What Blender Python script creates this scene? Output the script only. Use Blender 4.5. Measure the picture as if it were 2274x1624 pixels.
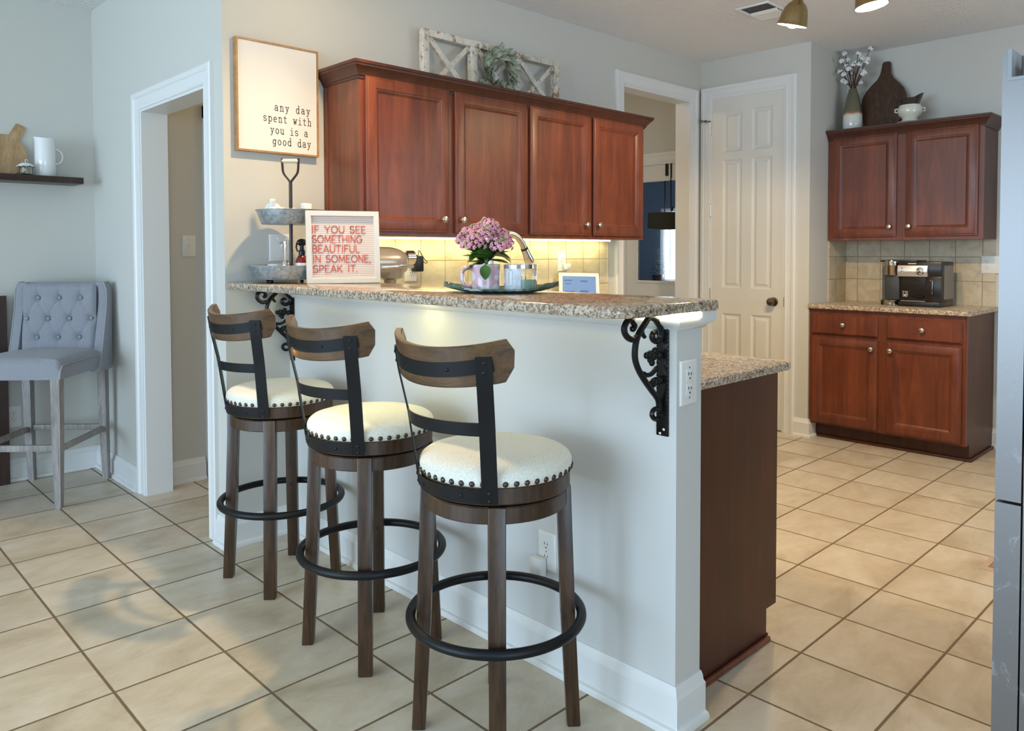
import bpy, bmesh, math, random
from mathutils import Matrix, Vector
for o in list(bpy.data.objects): bpy.data.objects.remove(o)
SC = bpy.context.scene
COL = SC.collection
PI = math.pi
rnd = random.Random(7)
R = math.radians

# ---------------------------------------------------------------- camera
F, YAW, PIT, ROL, CY, CH = 1711.686, 0.801761, 0.0306509, -0.00182433, 610.942, 1.30
fw = Vector((math.cos(YAW)*math.cos(PIT), math.sin(YAW)*math.cos(PIT), -math.sin(PIT)))
rt = fw.cross(Vector((0, 0, 1))).normalized()
up = rt.cross(fw)
rt2 = rt*math.cos(ROL) + up*math.sin(ROL)
up2 = -rt*math.sin(ROL) + up*math.cos(ROL)
cam_d = bpy.data.cameras.new('camera')
cam = bpy.data.objects.new('camera', cam_d); COL.objects.link(cam)
cam.matrix_world = Matrix((( rt2.x, up2.x, -fw.x, 0), (rt2.y, up2.y, -fw.y, 0), (rt2.z, up2.z, -fw.z, CH), (0, 0, 0, 1)))
cam_d.sensor_width = 36; cam_d.lens = F/2274*36; cam_d.shift_y = -(812-CY)/2274; cam_d.clip_start = .05
SC.camera = cam

# ---------------------------------------------------------------- light, sky, exposure
vs = SC.view_settings
vs.view_transform = 'Standard'; vs.look = 'None'; vs.gamma = 1; vs.use_curve_mapping = False; vs.exposure = 0.0
wd = bpy.data.worlds.new('sky'); SC.world = wd; wd.use_nodes = True
wd.node_tree.nodes['Background'].inputs[0].default_value = (.62, .8, 1.0, 1)
wd.node_tree.nodes['Background'].inputs[1].default_value = 1.6

def aim(o, d):
    o.rotation_euler = Vector(d).to_track_quat('-Z', 'Y').to_euler()
def area(name, loc, d, sx, sy, power, col, spread=180):
    l = bpy.data.lights.new(name, 'AREA'); l.shape = 'RECTANGLE'; l.size = sx; l.size_y = sy; l.energy = power; l.color = col; l.spread = R(spread)
    o = bpy.data.objects.new(name, l); COL.objects.link(o); o.location = loc; aim(o, d); return o
def point(name, loc, power, col, rad=.04):
    l = bpy.data.lights.new(name, 'POINT'); l.energy = power; l.color = col; l.shadow_soft_size = rad
    o = bpy.data.objects.new(name, l); COL.objects.link(o); o.location = loc; return o
def spot(name, loc, d, power, col, size, blend, rad=.04):
    l = bpy.data.lights.new(name, 'SPOT'); l.energy = power; l.color = col; l.spot_size = R(size); l.spot_blend = blend; l.shadow_soft_size = rad
    o = bpy.data.objects.new(name, l); COL.objects.link(o); o.location = loc; aim(o, d); return o
DAY = (.56, .77, 1.0); WARM = (1.0, .73, .40); LED = (1.0, .90, .42)
# daylight through the dining room windows out of the picture
area('window_daylight_west', (-5.02, 2.0, 1.35), (1, 0, .03), 4.6, 2.3, 280, DAY)
area('window_daylight_south', (-1.0, -3.42, 1.3), (0, 1, .0), 2.6, 1.9, 90, DAY)
area('kitchen_fill', (4.1, -.46, 1.65), (0, 1, .12), 1.7, 1.1, 22, (.62, .80, 1.0))  # added fill at a made-up, unseen window, lifts the kitchen
# the ceiling lamps carry their own bulbs, see their builder below

# ---------------------------------------------------------------- mesh helpers
class MB:
    def __init__(s): s.bm = bmesh.new()
    def box(s, x0, x1, y0, y1, z0, z1, bev=0, seg=2, m=None):
        M = Matrix.Translation(((x0+x1)/2, (y0+y1)/2, (z0+z1)/2)) @ Matrix.Diagonal((abs(x1-x0), abs(y1-y0), abs(z1-z0), 1))
        vsn = bmesh.ops.create_cube(s.bm, size=1, matrix=M)['verts']
        if bev:
            es = list({e for v in vsn for e in v.link_edges})
            r = bmesh.ops.bevel(s.bm, geom=es, offset=bev, segments=seg, affect='EDGES', profile=.5)
            vsn = list({v for f in r['faces'] for v in f.verts} | {v for v in vsn if v.is_valid})
        if m is not None: bmesh.ops.transform(s.bm, matrix=m, verts=[v for v in vsn if v.is_valid])
        return s
    def poly(s, pts):
        return s.bm.faces.new([s.bm.verts.new(p) for p in pts])
    def rings(s, rings, closed=True, cap=True, loop=False):
        V = [[s.bm.verts.new(p) for p in r] for r in rings]
        n = len(V[0]); L = len(V)
        for i in range(L if loop else L-1):
            a, b = V[i], V[(i+1) % L]
            for j in range(n if closed else n-1):
                k = (j+1) % n
                try: s.bm.faces.new((a[j], a[k], b[k], b[j]))
                except ValueError: pass
        if cap and not loop and closed:
            try: s.bm.faces.new(list(reversed(V[0])))
            except ValueError: pass
            try: s.bm.faces.new(V[-1])
            except ValueError: pass
        return s
    def lathe(s, prof, c=(0, 0, 0), n=32, cap=True, m=None):
        rs = []
        for r, z in prof:
            ring = [Vector((r*math.cos(2*PI*i/n), r*math.sin(2*PI*i/n), z)) for i in range(n)]
            if m is not None: ring = [m @ p for p in ring]
            rs.append([p+Vector(c) for p in ring])
        return s.rings(rs, cap=cap)
    def cyl(s, p0, p1, r0, r1=None, n=16, cap=True):
        return s.tube([p0, p1], [r0, r0 if r1 is None else r1], n, cap=cap)
    def tube(s, pts, rad, n=10, closed=False, cap=True, flat=None):
        pts = [Vector(p) for p in pts]; L = len(pts)
        if not isinstance(rad, (list, tuple)): rad = [rad]*L
        T = []
        for i in range(L):
            a = pts[i-1] if (i > 0 or closed) else pts[i]; b = pts[(i+1) % L] if (i < L-1 or closed) else pts[i]
            T.append((b-a).normalized())
        u = T[0].orthogonal().normalized() if flat is None else Vector(flat)
        rs = []
        for i in range(L):
            u = (u - T[i]*u.dot(T[i])).normalized(); w = T[i].cross(u)
            rs.append([pts[i] + (u*math.cos(2*PI*k/n) + w*math.sin(2*PI*k/n))*rad[i] for k in range(n)])
        return s.rings(rs, cap=cap, loop=closed)
    def strip(s, pts, w, t, side):
        """flat bar along pts; w = width along side vectors, t = thickness"""
        pts = [Vector(p) for p in pts]; L = len(pts); rs = []
        for i in range(L):
            tg = (pts[min(i+1, L-1)]-pts[max(i-1, 0)]).normalized()
            sd = Vector(side[i] if isinstance(side, list) else side); sd = (sd-tg*sd.dot(tg)).normalized(); nn = tg.cross(sd)
            rs.append([pts[i]+sd*w/2+nn*t/2, pts[i]-sd*w/2+nn*t/2, pts[i]-sd*w/2-nn*t/2, pts[i]+sd*w/2-nn*t/2])
        return s.rings(rs)
    def sweep(s, path, prof, O=(0, 0, 0), U=(1, 0, 0), V=(0, 1, 0), N=(0, 0, 1), closed=False):
        """mitred moulding: prof = [(offset to the left of the path, height along N)]"""
        O, U, V, N = map(Vector, (O, U, V, N)); P = [Vector((p[0], p[1])) for p in path]; L = len(P); rs = []
        for i in range(L):
            a = (P[i]-P[i-1]).normalized() if (i > 0 or closed) else None
            b = (P[(i+1) % L]-P[i]).normalized() if (i < L-1 or closed) else None
            a = b if a is None else a; b = a if b is None else b
            na, nb = Vector((-a.y, a.x)), Vector((-b.y, b.x))
            m = (na+nb)/(1+na.dot(nb))
            rs.append([O + U*(P[i].x+m.x*o) + V*(P[i].y+m.y*o) + N*h for o, h in prof])
        return s.rings(rs, loop=closed)
    def nested(s, w, h, prof, O, U, V, N):
        """panelled board: rectangular loops (inset, depth along N); first loop is the back"""
        O, U, V, N = map(Vector, (O, U, V, N)); rs = []
        for i, d in prof:
            rs.append([O+U*a+V*b+N*d for a, b in ((i, i), (w-i, i), (w-i, h-i), (i, h-i))])
        return s.rings(rs)
    def prism(s, pts, O, U, V, N, d, hole=None):
        O, U, V, N = map(Vector, (O, U, V, N))
        return s.rings([[O+U*a+V*b for a, b in pts], [O+U*a+V*b+N*d for a, b in pts]])
    def ball(s, c, r, sub=2, sc=(1, 1, 1), m=None):
        M = Matrix.Translation(c) @ (m if m is not None else Matrix()) @ Matrix.Diagonal((sc[0], sc[1], sc[2], 1))
        bmesh.ops.create_icosphere(s.bm, subdivisions=sub, radius=r, matrix=M); return s
    def xf(s, M):
        bmesh.ops.transform(s.bm, matrix=M, verts=s.bm.verts); return s

def sh(nt, typ, ins=None, **kw):
    n = nt.nodes.new(typ)
    for k, v in kw.items(): setattr(n, k, v)
    for k, v in (ins or {}).items():
        if isinstance(v, bpy.types.NodeSocket): nt.links.new(v, n.inputs[k])
        else: n.inputs[k].default_value = v
    return n
def obj(name, mb, mt, parent=None, smooth=35, world=True):
    me = bpy.data.meshes.new(name)
    bmesh.ops.recalc_face_normals(mb.bm, faces=mb.bm.faces)
    if parent is not None and world:
        r = parent
        while r.parent: r = r.parent
        bmesh.ops.transform(mb.bm, matrix=Matrix.LocRotScale(r.location, r.rotation_euler, None).inverted(), verts=mb.bm.verts)
    mb.bm.to_mesh(me); mb.bm.free()
    if smooth:
        me.shade_smooth(); me.set_sharp_from_angle(angle=R(smooth))
    o = bpy.data.objects.new(name, me); COL.objects.link(o)
    if mt: me.materials.append(mt)
    if parent is not None: o.parent = parent
    return o
def tag(o, label, cat, group=None, kind=None):
    o['label'] = label; o['category'] = cat
    if group: o['group'] = group
    if kind: o['kind'] = kind
    return o
def thing(name, label, cat, loc=(0, 0, 0), rz=0, group=None):
    o = bpy.data.objects.new(name, None); COL.objects.link(o); o.location = loc; o.rotation_euler = (0, 0, rz); o.empty_display_size = .05
    return tag(o, label, cat, group)
def single(name, label, cat, mb, mt, loc, group=None, smooth=35):
    mb.xf(Matrix.Translation(-Vector(loc))); o = obj(name, mb, mt, None, smooth); o.location = loc
    return tag(o, label, cat, group)
def struct(name, mb, mt, label=None, parent=None, smooth=30):
    o = obj(name, mb, mt, parent, smooth)
    if parent is None:
        o['kind'] = 'structure'
    if label: o['label'] = label
    return o
def dup_tree(o, parent=None):
    c = o.copy(); COL.objects.link(c)
    if parent is not None: c.parent = parent
    for ch in list(o.children): dup_tree(ch, c)
    return c

# ---------------------------------------------------------------- materials
def mat(name, col=(.5, .5, .5), rough=.5, metal=0, bump=None, coat=0, coatr=.12, spec=.5, noise=None, trans=0, ior=1.45, emit=None, sheen=0):
    m = bpy.data.materials.new(name); m.use_nodes = True; nt = m.node_tree; b = nt.nodes['Principled BSDF']
    b.inputs['Base Color'].default_value = (*col, 1); b.inputs['Roughness'].default_value = rough; b.inputs['Metallic'].default_value = metal
    b.inputs['Coat Weight'].default_value = coat; b.inputs['Coat Roughness'].default_value = coatr; b.inputs['Specular IOR Level'].default_value = spec
    b.inputs['Transmission Weight'].default_value = trans; b.inputs['IOR'].default_value = ior; b.inputs['Sheen Weight'].default_value = sheen
    if emit: b.inputs['Emission Color'].default_value = (*emit[0], 1); b.inputs['Emission Strength'].default_value = emit[1]
    tc = sh(nt, 'ShaderNodeTexCoord')
    if noise:   # (scale, amount, detail)
        nz = sh(nt, 'ShaderNodeTexNoise', {'Vector': tc.outputs['Object'], 'Scale': noise[0], 'Detail': noise[2] if len(noise) > 2 else 4})
        rp = sh(nt, 'ShaderNodeValToRGB', {'Fac': nz.outputs['Fac']})
        e = rp.color_ramp.elements; a = noise[1]
        e[0].position = .3; e[1].position = .7
        e[0].color = (*[c*(1-a) for c in col], 1); e[1].color = (*[min(1, c*(1+a)) for c in col], 1)
        nt.links.new(rp.outputs['Color'], b.inputs['Base Color'])
    if bump:    # (scale, strength, distance)
        nz = sh(nt, 'ShaderNodeTexNoise', {'Vector': tc.outputs['Object'], 'Scale': bump[0], 'Detail': 3})
        bp = sh(nt, 'ShaderNodeBump', {'Height': nz.outputs['Fac'], 'Strength': bump[1], 'Distance': bump[2]})
        nt.links.new(bp.outputs['Normal'], b.inputs['Normal'])
    return m
def wood(name, c0, c1, stretch=(18, 18, 1.4), rough=.35, coat=.3, dist=1.5, scale=2.2, fine=.25, c2=None, bump=0, coatr=.3):
    m = mat(name, c0, rough, coat=coat, coatr=coatr); nt = m.node_tree; b = nt.nodes['Principled BSDF']; tc = sh(nt, 'ShaderNodeTexCoord')
    mp = sh(nt, 'ShaderNodeMapping', {'Vector': tc.outputs['Object'], 'Scale': stretch})
    n1 = sh(nt, 'ShaderNodeTexNoise', {'Vector': mp.outputs['Vector'], 'Scale': scale, 'Detail': 6, 'Roughness': .6, 'Distortion': dist})
    rp = sh(nt, 'ShaderNodeValToRGB', {'Fac': n1.outputs['Fac']}); e = rp.color_ramp.elements
    e[0].position = .32; e[0].color = (*c0, 1); e[1].position = .68; e[1].color = (*c1, 1)
    n2 = sh(nt, 'ShaderNodeTexNoise', {'Vector': mp.outputs['Vector'], 'Scale': scale*9, 'Detail': 3})
    n3 = sh(nt, 'ShaderNodeTexNoise', {'Vector': tc.outputs['Object'], 'Scale': 4.5, 'Detail': 3})
    mx = sh(nt, 'ShaderNodeMix', {'Factor': fine, 'A': rp.outputs['Color'], 'B': n2.outputs['Fac']}, data_type='RGBA', blend_type='OVERLAY')
    # sockets by index for the RGBA mix
    nt.links.new(rp.outputs['Color'], mx.inputs[6]); nt.links.new(n2.outputs['Fac'], mx.inputs[7]); mx.inputs[0].default_value = fine
    m2 = sh(nt, 'ShaderNodeMix', data_type='RGBA', blend_type='OVERLAY'); m2.inputs[0].default_value = .35
    nt.links.new(mx.outputs[2], m2.inputs[6]); nt.links.new(n3.outputs['Fac'], m2.inputs[7])
    nt.links.new(m2.outputs[2], b.inputs['Base Color'])
    if bump:
        bp = sh(nt, 'ShaderNodeBump', {'Height': n2.outputs['Fac'], 'Strength': bump, 'Distance': .001}); nt.links.new(bp.outputs['Normal'], b.inputs['Normal'])
    return m
def ramp(nt, fac, stops):
    rp = sh(nt, 'ShaderNodeValToRGB', {'Fac': fac}); e = rp.color_ramp.elements
    while len(e) < len(stops): e.new(.5)
    for i, (p, c) in enumerate(stops): e[i].position = p; e[i].color = (*c, 1)
    return rp.outputs['Color']
def mixc(nt, fac, a, b, mode='MIX'):
    m = sh(nt, 'ShaderNodeMix', data_type='RGBA', blend_type=mode)
    for k, v in ((0, fac), (6, a), (7, b)):
        if isinstance(v, bpy.types.NodeSocket): nt.links.new(v, m.inputs[k])
        else: m.inputs[k].default_value = (*v, 1) if isinstance(v, tuple) else v
    return m.outputs[2]
def math2(nt, op, a, b=None, c=None):
    n = sh(nt, 'ShaderNodeMath', operation=op)
    for i, v in enumerate((a, b, c)):
        if v is None: continue
        if isinstance(v, bpy.types.NodeSocket): nt.links.new(v, n.inputs[i])
        else: n.inputs[i].default_value = v
    return n.outputs[0]
def tiles(name, u0, pu, v0, pv, gw, au, av, cols, grout, rough=.3, nscale=3.0, bumpd=.002, vary=.10):
    """square tiles laid on a grid; au, av = which object axes carry the grid"""
    m = mat(name, cols[0], rough); nt = m.node_tree; b = nt.nodes['Principled BSDF']; tc = sh(nt, 'ShaderNodeTexCoord')
    sp = sh(nt, 'ShaderNodeSeparateXYZ', {'Vector': tc.outputs['Object']})
    u = math2(nt, 'SUBTRACT', sp.outputs[au], u0); v = math2(nt, 'SUBTRACT', sp.outputs[av], v0)
    pu_, pv_ = math2(nt, 'PINGPONG', u, pu/2), math2(nt, 'PINGPONG', v, pv/2)
    d = math2(nt, 'MINIMUM', pu_, pv_)
    wob = sh(nt, 'ShaderNodeTexNoise', {'Vector': tc.outputs['Object'], 'Scale': 60.0})
    d = math2(nt, 'ADD', d, math2(nt, 'MULTIPLY', math2(nt, 'SUBTRACT', wob.outputs['Fac'], .5), gw*.25))
    mask = sh(nt, 'ShaderNodeMapRange', {'Value': d, 'From Min': gw*.42, 'From Max': gw*.62}).outputs[0]
    cb = sh(nt, 'ShaderNodeCombineXYZ', {'X': math2(nt, 'FLOOR', math2(nt, 'DIVIDE', u, pu)), 'Y': math2(nt, 'FLOOR', math2(nt, 'DIVIDE', v, pv))})
    wn = sh(nt, 'ShaderNodeTexWhiteNoise', {'Vector': cb.outputs[0]})
    off = sh(nt, 'ShaderNodeVectorMath', {0: tc.outputs['Object'], 1: wn.outputs['Color']}, operation='MULTIPLY_ADD'); 
    nt.links.new(wn.outputs['Color'], off.inputs[0]); off.inputs[1].default_value = (7, 7, 7); nt.links.new(tc.outputs['Object'], off.inputs[2])
    mp = sh(nt, 'ShaderNodeMapping', {'Vector': off.outputs[0], 'Scale': (1, 1.7, 1.7)})
    n1 = sh(nt, 'ShaderNodeTexNoise', {'Vector': mp.outputs[0], 'Scale': nscale, 'Detail': 8, 'Roughness': .68, 'Distortion': .6})
    n2 = sh(nt, 'ShaderNodeTexNoise', {'Vector': mp.outputs[0], 'Scale': nscale*7, 'Detail': 5, 'Roughness': .7})
    c = ramp(nt, n1.outputs['Fac'], [(.28, cols[0]), (.46, cols[1]), (.60, cols[2]), (.74, cols[3])])
    c = mixc(nt, .22, c, n2.outputs['Fac'], 'SOFT_LIGHT')
    val = math2(nt, 'ADD', math2(nt, 'MULTIPLY', wn.outputs['Value'], vary), 1-vary/2)
    hsv = sh(nt, 'ShaderNodeHueSaturation', {'Color': c, 'Value': val})
    c = mixc(nt, mask, grout, hsv.outputs[0])
    nt.links.new(c, b.inputs['Base Color'])
    rr = math2(nt, 'ADD', math2(nt, 'MULTIPLY', mask, rough-.85), .85); nt.links.new(rr, b.inputs['Roughness'])
    bp = sh(nt, 'ShaderNodeBump', {'Height': math2(nt, 'ADD', mask, math2(nt, 'MULTIPLY', n2.outputs['Fac'], .12)), 'Strength': .5, 'Distance': bumpd})
    nt.links.new(bp.outputs['Normal'], b.inputs['Normal'])
    return m
def granite(name, fine=1.0, streak=(1, 1, 1), dark=.5):
    m = mat(name, (.5, .4, .3), .09, spec=.5); nt = m.node_tree; b = nt.nodes['Principled BSDF']; tc = sh(nt, 'ShaderNodeTexCoord')
    mp = sh(nt, 'ShaderNodeMapping', {'Vector': tc.outputs['Object'], 'Scale': streak})
    n1 = sh(nt, 'ShaderNodeTexNoise', {'Vector': mp.outputs[0], 'Scale': 9.0, 'Detail': 8, 'Roughness': .75, 'Distortion': 1.2})
    n2 = sh(nt, 'ShaderNodeTexNoise', {'Vector': tc.outputs['Object'], 'Scale': 85.0*fine, 'Detail': 5, 'Roughness': .7})
    n3 = sh(nt, 'ShaderNodeTexNoise', {'Vector': tc.outputs['Object'], 'Scale': 190.0*fine, 'Detail': 3, 'Roughness': .6})
    c = ramp(nt, n1.outputs['Fac'], [(.30, (.36, .20, .12)), (.44, (.52, .37, .25)), (.56, (.62, .50, .37)), (.7, (.42, .36, .28))])
    c = mixc(nt, ramp(nt, n2.outputs['Fac'], [(.45, (1, 1, 1)), (.56, (0, 0, 0))]), c, (.20, .15, .10))
    c = mixc(nt, ramp(nt, n3.outputs['Fac'], [(.55, (0, 0, 0)), (.62, (1, 1, 1))]), c, (.66, .60, .50))
    n4 = sh(nt, 'ShaderNodeTexNoise', {'Vector': tc.outputs['Object'], 'Scale': 60.0*fine, 'Detail': 6, 'Roughness': .7})
    c = mixc(nt, ramp(nt, n4.outputs['Fac'], [(.34, (1, 1, 1)), (.41, (0, 0, 0))]), c, (.02, .018, .016))
    nt.links.new(c, b.inputs['Base Color'])
    return m
M = {}
M['paint'] = mat('wall_paint', (.60, .585, .53), .75, bump=(260, .06, .001))
M['paint_pony'] = mat('half_wall_paint', (.62, .61, .58), .6, bump=(200, .05, .001))
M['trim'] = mat('white_trim_paint', (.76, .755, .73), .35)
M['door'] = mat('door_paint', (.72, .70, .64), .4)
M['ceil'] = mat('popcorn_ceiling', (.82, .81, .79), .95, bump=(75, 1.0, .012))
M['floor'] = tiles('floor_tile', 1.377, .3333, 1.116, .3275, .008, 0, 1, [(.40, .325, .225), (.55, .465, .345), (.62, .545, .435), (.67, .61, .51)], (.17, .115, .065), .34, 2.6)
M['cherry'] = wood('cherry_cabinet_wood', (.105, .023, .009), (.20, .050, .018), (9, 9, .9), .40, .22, 1.0, 2.0, .18)
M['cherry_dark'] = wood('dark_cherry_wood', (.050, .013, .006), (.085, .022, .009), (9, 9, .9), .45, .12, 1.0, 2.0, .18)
M['stool_wood'] = wood('stool_walnut_wood', (.022, .010, .005), (.072, .034, .014), (22, 22, 2.0), .38, .25, 1.6, 1.6, .45, bump=.15)
M['rail_wood'] = wood('stool_rail_wood', (.050, .023, .008), (.14, .070, .024), (20, 3, 26), .4, .25, 1.2, 1.3, .4, bump=.15)
M['black_metal'] = mat('black_metal', (.016, .017, .019), .42, .6, spec=.5)
M['iron'] = mat('black_wrought_iron', (.012, .012, .012), .28, .5)
M['nail'] = mat('bronze_nailhead', (.09, .075, .06), .35, .9)
M['linen'] = mat('oatmeal_linen', (.78, .755, .655), .95, bump=(420, .5, .0015), noise=(240, .12, 3), sheen=.2)
M['grey_linen'] = mat('grey_linen', (.27, .275, .30), .95, bump=(420, .4, .0012), noise=(200, .12, 3), sheen=.2)
M['piping'] = mat('piping_cord', (.34, .335, .33), .9)
M['grey_wood'] = wood('weathered_grey_wood', (.20, .175, .155), (.36, .33, .31), (24, 24, 2), .6, 0, 1.2, 1.5, .4)
M['granite'] = granite('granite')
M['nickel'] = mat('brushed_nickel', (.62, .58, .50), .28, 1)
M['chrome'] = mat('chrome', (.8, .8, .8), .1, 1)
M['brass'] = mat('antique_brass', (.36, .27, .13), .3, 1)
M['bronze'] = mat('oil_rubbed_bronze', (.20, .15, .10), .3, 1)
M['white_plastic'] = mat('white_plastic', (.78, .77, .73), .35)
M['slot'] = mat('socket_slot', (.05, .05, .05), .6)
M['black_plastic'] = mat('black_plastic', (.012, .012, .013), .35)
M['ceramic'] = mat('white_ceramic', (.80, .80, .78), .12, coat=.4)
M['cream'] = mat('cream_ceramic', (.74, .72, .60), .12, coat=.4)
M['dark_wood'] = wood('espresso_wood', (.022, .011, .008), (.05, .022, .015), (14, 14, 1.2), .4, .2)
# ================================================================ the room
H = 2.742
s = MB(); s.poly([(-5.2, -3.6, 0), (7.6, -3.6, 0), (7.6, 6, 0), (-5.2, 6, 0)]); struct('floor', s, M['floor'], 'beige square ceramic tile floor with brown grout', smooth=0)
s = MB(); s.box(-5.2, 7.6, -3.6, 6, H, H+.1); struct('ceiling', s, M['ceil'], 'white popcorn textured ceiling', smooth=0)

def wall(name, boxes, m, label):
    s = MB()
    for b in boxes: s.box(*b)
    return struct(name, s, m, label, smooth=0)
YK, XP, XH, XC, XB, YN, YL = 3.279, 1.7375, 1.435, 5.201, 5.80, 2.41, 5.104
wall('wall_kitchen', [(XH, 4.226, YK, 3.40, 0, H), (5.056, 5.33, YK, 3.40, 0, H), (4.226, 5.056, YK, 3.40, 2.44, H)], M['paint'], 'greige wall behind the cherry wall cabinets')
wall('wall_hall', [(XH, 1.565, 3.40, 3.46, 0, H), (XH, 1.565, 4.29, 5.104, 0, H), (XH, 1.565, 3.46, 4.29, 2.05, H)], M['paint'], 'pale blue grey wall with the cased opening')
wall('wall_left', [(-5.2, 1.565, YL, 5.22, 0, H)], M['paint'], 'grey green wall behind the tufted stool')
wall('wall_closet', [(XC, 5.32, YN, 2.585, 0, H), (XC, 5.32, 3.19, YK, 0, H), (XC, 5.32, 2.585, 3.19, 2.462, H)], M['paint'], 'wall holding the tall six panel door')
wall('wall_return', [(5.32, XB, YN, 2.53, 0, H), (5.33, 5.5, 3.15, 3.40, 0, H)], M['paint'], 'short return wall beside the coffee cabinets')
wall('wall_back', [(XB, 5.92, -.52, 2.53, 0, H)], M['paint'], 'pale wall behind the coffee cabinets')
wall('wall_hallway', [(1.565, 5.5, 4.394, 4.5, 0, H)], M['paint'], 'hallway wall seen through the cased openings')
wall('wall_mudroom', [(5.39, 5.5, 4.15, 4.394, 0, H), (5.39, 5.5, 3.40, 4.15, 2.04, H)], M['paint'], 'end wall of the hallway above the glazed door')
wall('wall_garage', [(7.3, 7.4, 3.2, 5.9, 0, .93), (7.3, 7.4, 3.2, 5.9, 1.78, H), (7.3, 7.4, 3.2, 4.2, .93, 1.78), (7.3, 7.4, 5.12, 5.9, .93, 1.78), (5.5, 7.3, 5.8, 5.9, 0, H), (5.5, 7.3, 3.1, 3.2, 0, H), (5.5, 5.6, 4.5, 5.8, 0, H)], mat('blue_grey_paint', (.22, .27, .33), .8), 'blue grey wall of the room behind the glazed door')
wall('wall_rear', [(-5.2, -5.08, -3.6, -.3, 0, H), (-5.2, -5.08, 4.3, 5.104, 0, H), (-5.2, -5.08, -.3, 4.3, 0, .2), (-5.2, -5.08, -.3, 4.3, 2.5, H)], M['paint'], 'wall with the big dining room window')
wall('wall_south', [(-5.08, -2.3, -3.6, -3.48, 0, H), (.3, 2.0, -3.6, -3.48, 0, H), (-2.3, .3, -3.6, -3.48, 0, .35), (-2.3, .3, -3.6, -3.48, 2.25, H)], M['paint'], 'wall with the second dining room window')
wall('wall_fridge', [(2.0, 3.25, -.52, -.40, 0, H), (4.95, 5.8, -.52, -.40, 0, H), (3.25, 4.95, -.52, -.40, 0, 1.1), (3.25, 4.95, -.52, -.40, 2.2, H), (2.0, 2.1, -3.6, -.52, 0, H)], M['paint'], 'wall behind the refrigerator')
wall('wall_bar', [(XP, 1.857, 1.165, YK, 0, 1.10)], M['paint_pony'], 'white half wall under the raised bar')

# baseboards
BB = [(0, 0), (.033, 0), (.033, .010), (.029, .017), (.020, .020), (.020, .098), (.013, .104), (.011, .116), (.005, .126), (0, .126)]
def base(name, path, label):
    s = MB(); s.sweep(path, BB); struct(name, s, M['trim'], label, smooth=40)
base('baseboard_bar', [(1.857, 1.165), (XP, 1.165), (XP, YK), (XH, YK), (XH, 3.37)], 'white baseboard along the half wall')
base('baseboard_left', [(XH, 4.385), (XH, YL), (-5.0, YL)], 'white baseboard behind the tufted stool')
base('baseboard_closet', [(5.334, YN), (XC, YN), (XC, 2.505)], 'short white baseboard beside the six panel door')
base('baseboard_back', [(XB, -.4), (XB, 1.428)], 'white baseboard beside the coffee cabinet')
base('baseboard_hallway', [(1.79, 4.394), (1.58, 4.394)], 'white baseboard inside the hallway')

# casings with jamb linings
def casing(name, a, b, top, w, O, U, N, depth, label):
    k = w/.09
    pr = [(0, -.001), (0, .011), (.010*k, .014), (.018*k, .011), (.055*k, .014), (.062*k, .020), (.082*k, .022), (.09*k, .017), (.09*k, -.001)]
    s = MB(); s.sweep([(a, 0), (a, top), (b, top), (b, 0)], pr, O, U, (0, 0, 1), N)
    O, U, N = Vector(O), Vector(U), Vector(N)
    def bx(u0, u1, z0, z1):
        p, q = O+U*u0-N*depth, O+U*u1+N*.004
        s.box(min(p.x, q.x), max(p.x, q.x), min(p.y, q.y), max(p.y, q.y), z0, z1)
    bx(a-.002, a+.014, 0, top-.014); bx(b-.014, b+.002, 0, top-.014); bx(a-.002, b+.002, top-.014, top)
    return struct(name, s, M['trim'], label, smooth=30)
casing('trim_1', 3.46, 4.29, 2.05, .09, (XH, 0, 0), (0, 1, 0), (-1, 0, 0), .131, 'white casing of the narrow opening left of the bar')
casing('trim_2', 4.226, 5.056, 2.44, .085, (0, YK, 0), (1, 0, 0), (0, -1, 0), .121, 'white casing of the opening right of the wall cabinets')
casing('trim_3', 2.585, 3.19, 2.462, .08, (XC, 0, 0), (0, 1, 0), (-1, 0, 0), .12, 'white casing around the six panel door')
casing('trim_4', 3.405, 4.155, 2.04, .085, (5.39, 0, 0), (0, 1, 0), (-1, 0, 0), .05, 'white casing around the glazed door')
s = MB()
for x in (1.80, 2.62): s.box(x, x+.075, 4.376, 4.395, 0, 2.13)
s.box(1.80, 2.695, 4.376, 4.395, 2.06, 2.13)
struct('trim_5', s, M['trim'], 'white door casing inside the hallway')
s = MB(); s.nested(.745, 2.04, [(0, 0), (0, .012)], (1.875, 4.394, .012), (1, 0, 0), (0, 0, 1), (0, -1, 0)); struct('door_3', s, M['door'], 'white closed door inside the hallway')

# cap moulding on top of the half wall
s = MB(); s.sweep([(1.857, YK-.002), (1.857, 1.165), (XP, 1.165), (XP, YK-.002)][::1], [(0, 1.088), (.006, 1.090), (.012, 1.098), (.026, 1.106), (.030, 1.114), (.030, 1.137), (-.05, 1.137), (-.05, 1.1)][::-1], O=(0, 0, 0), U=(1, 0, 0), V=(0, 1, 0), N=(0, 0, 1))
bm = s.bm
struct('trim_6', s, M['trim'], 'white cap moulding on top of the half wall', smooth=40)

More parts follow.
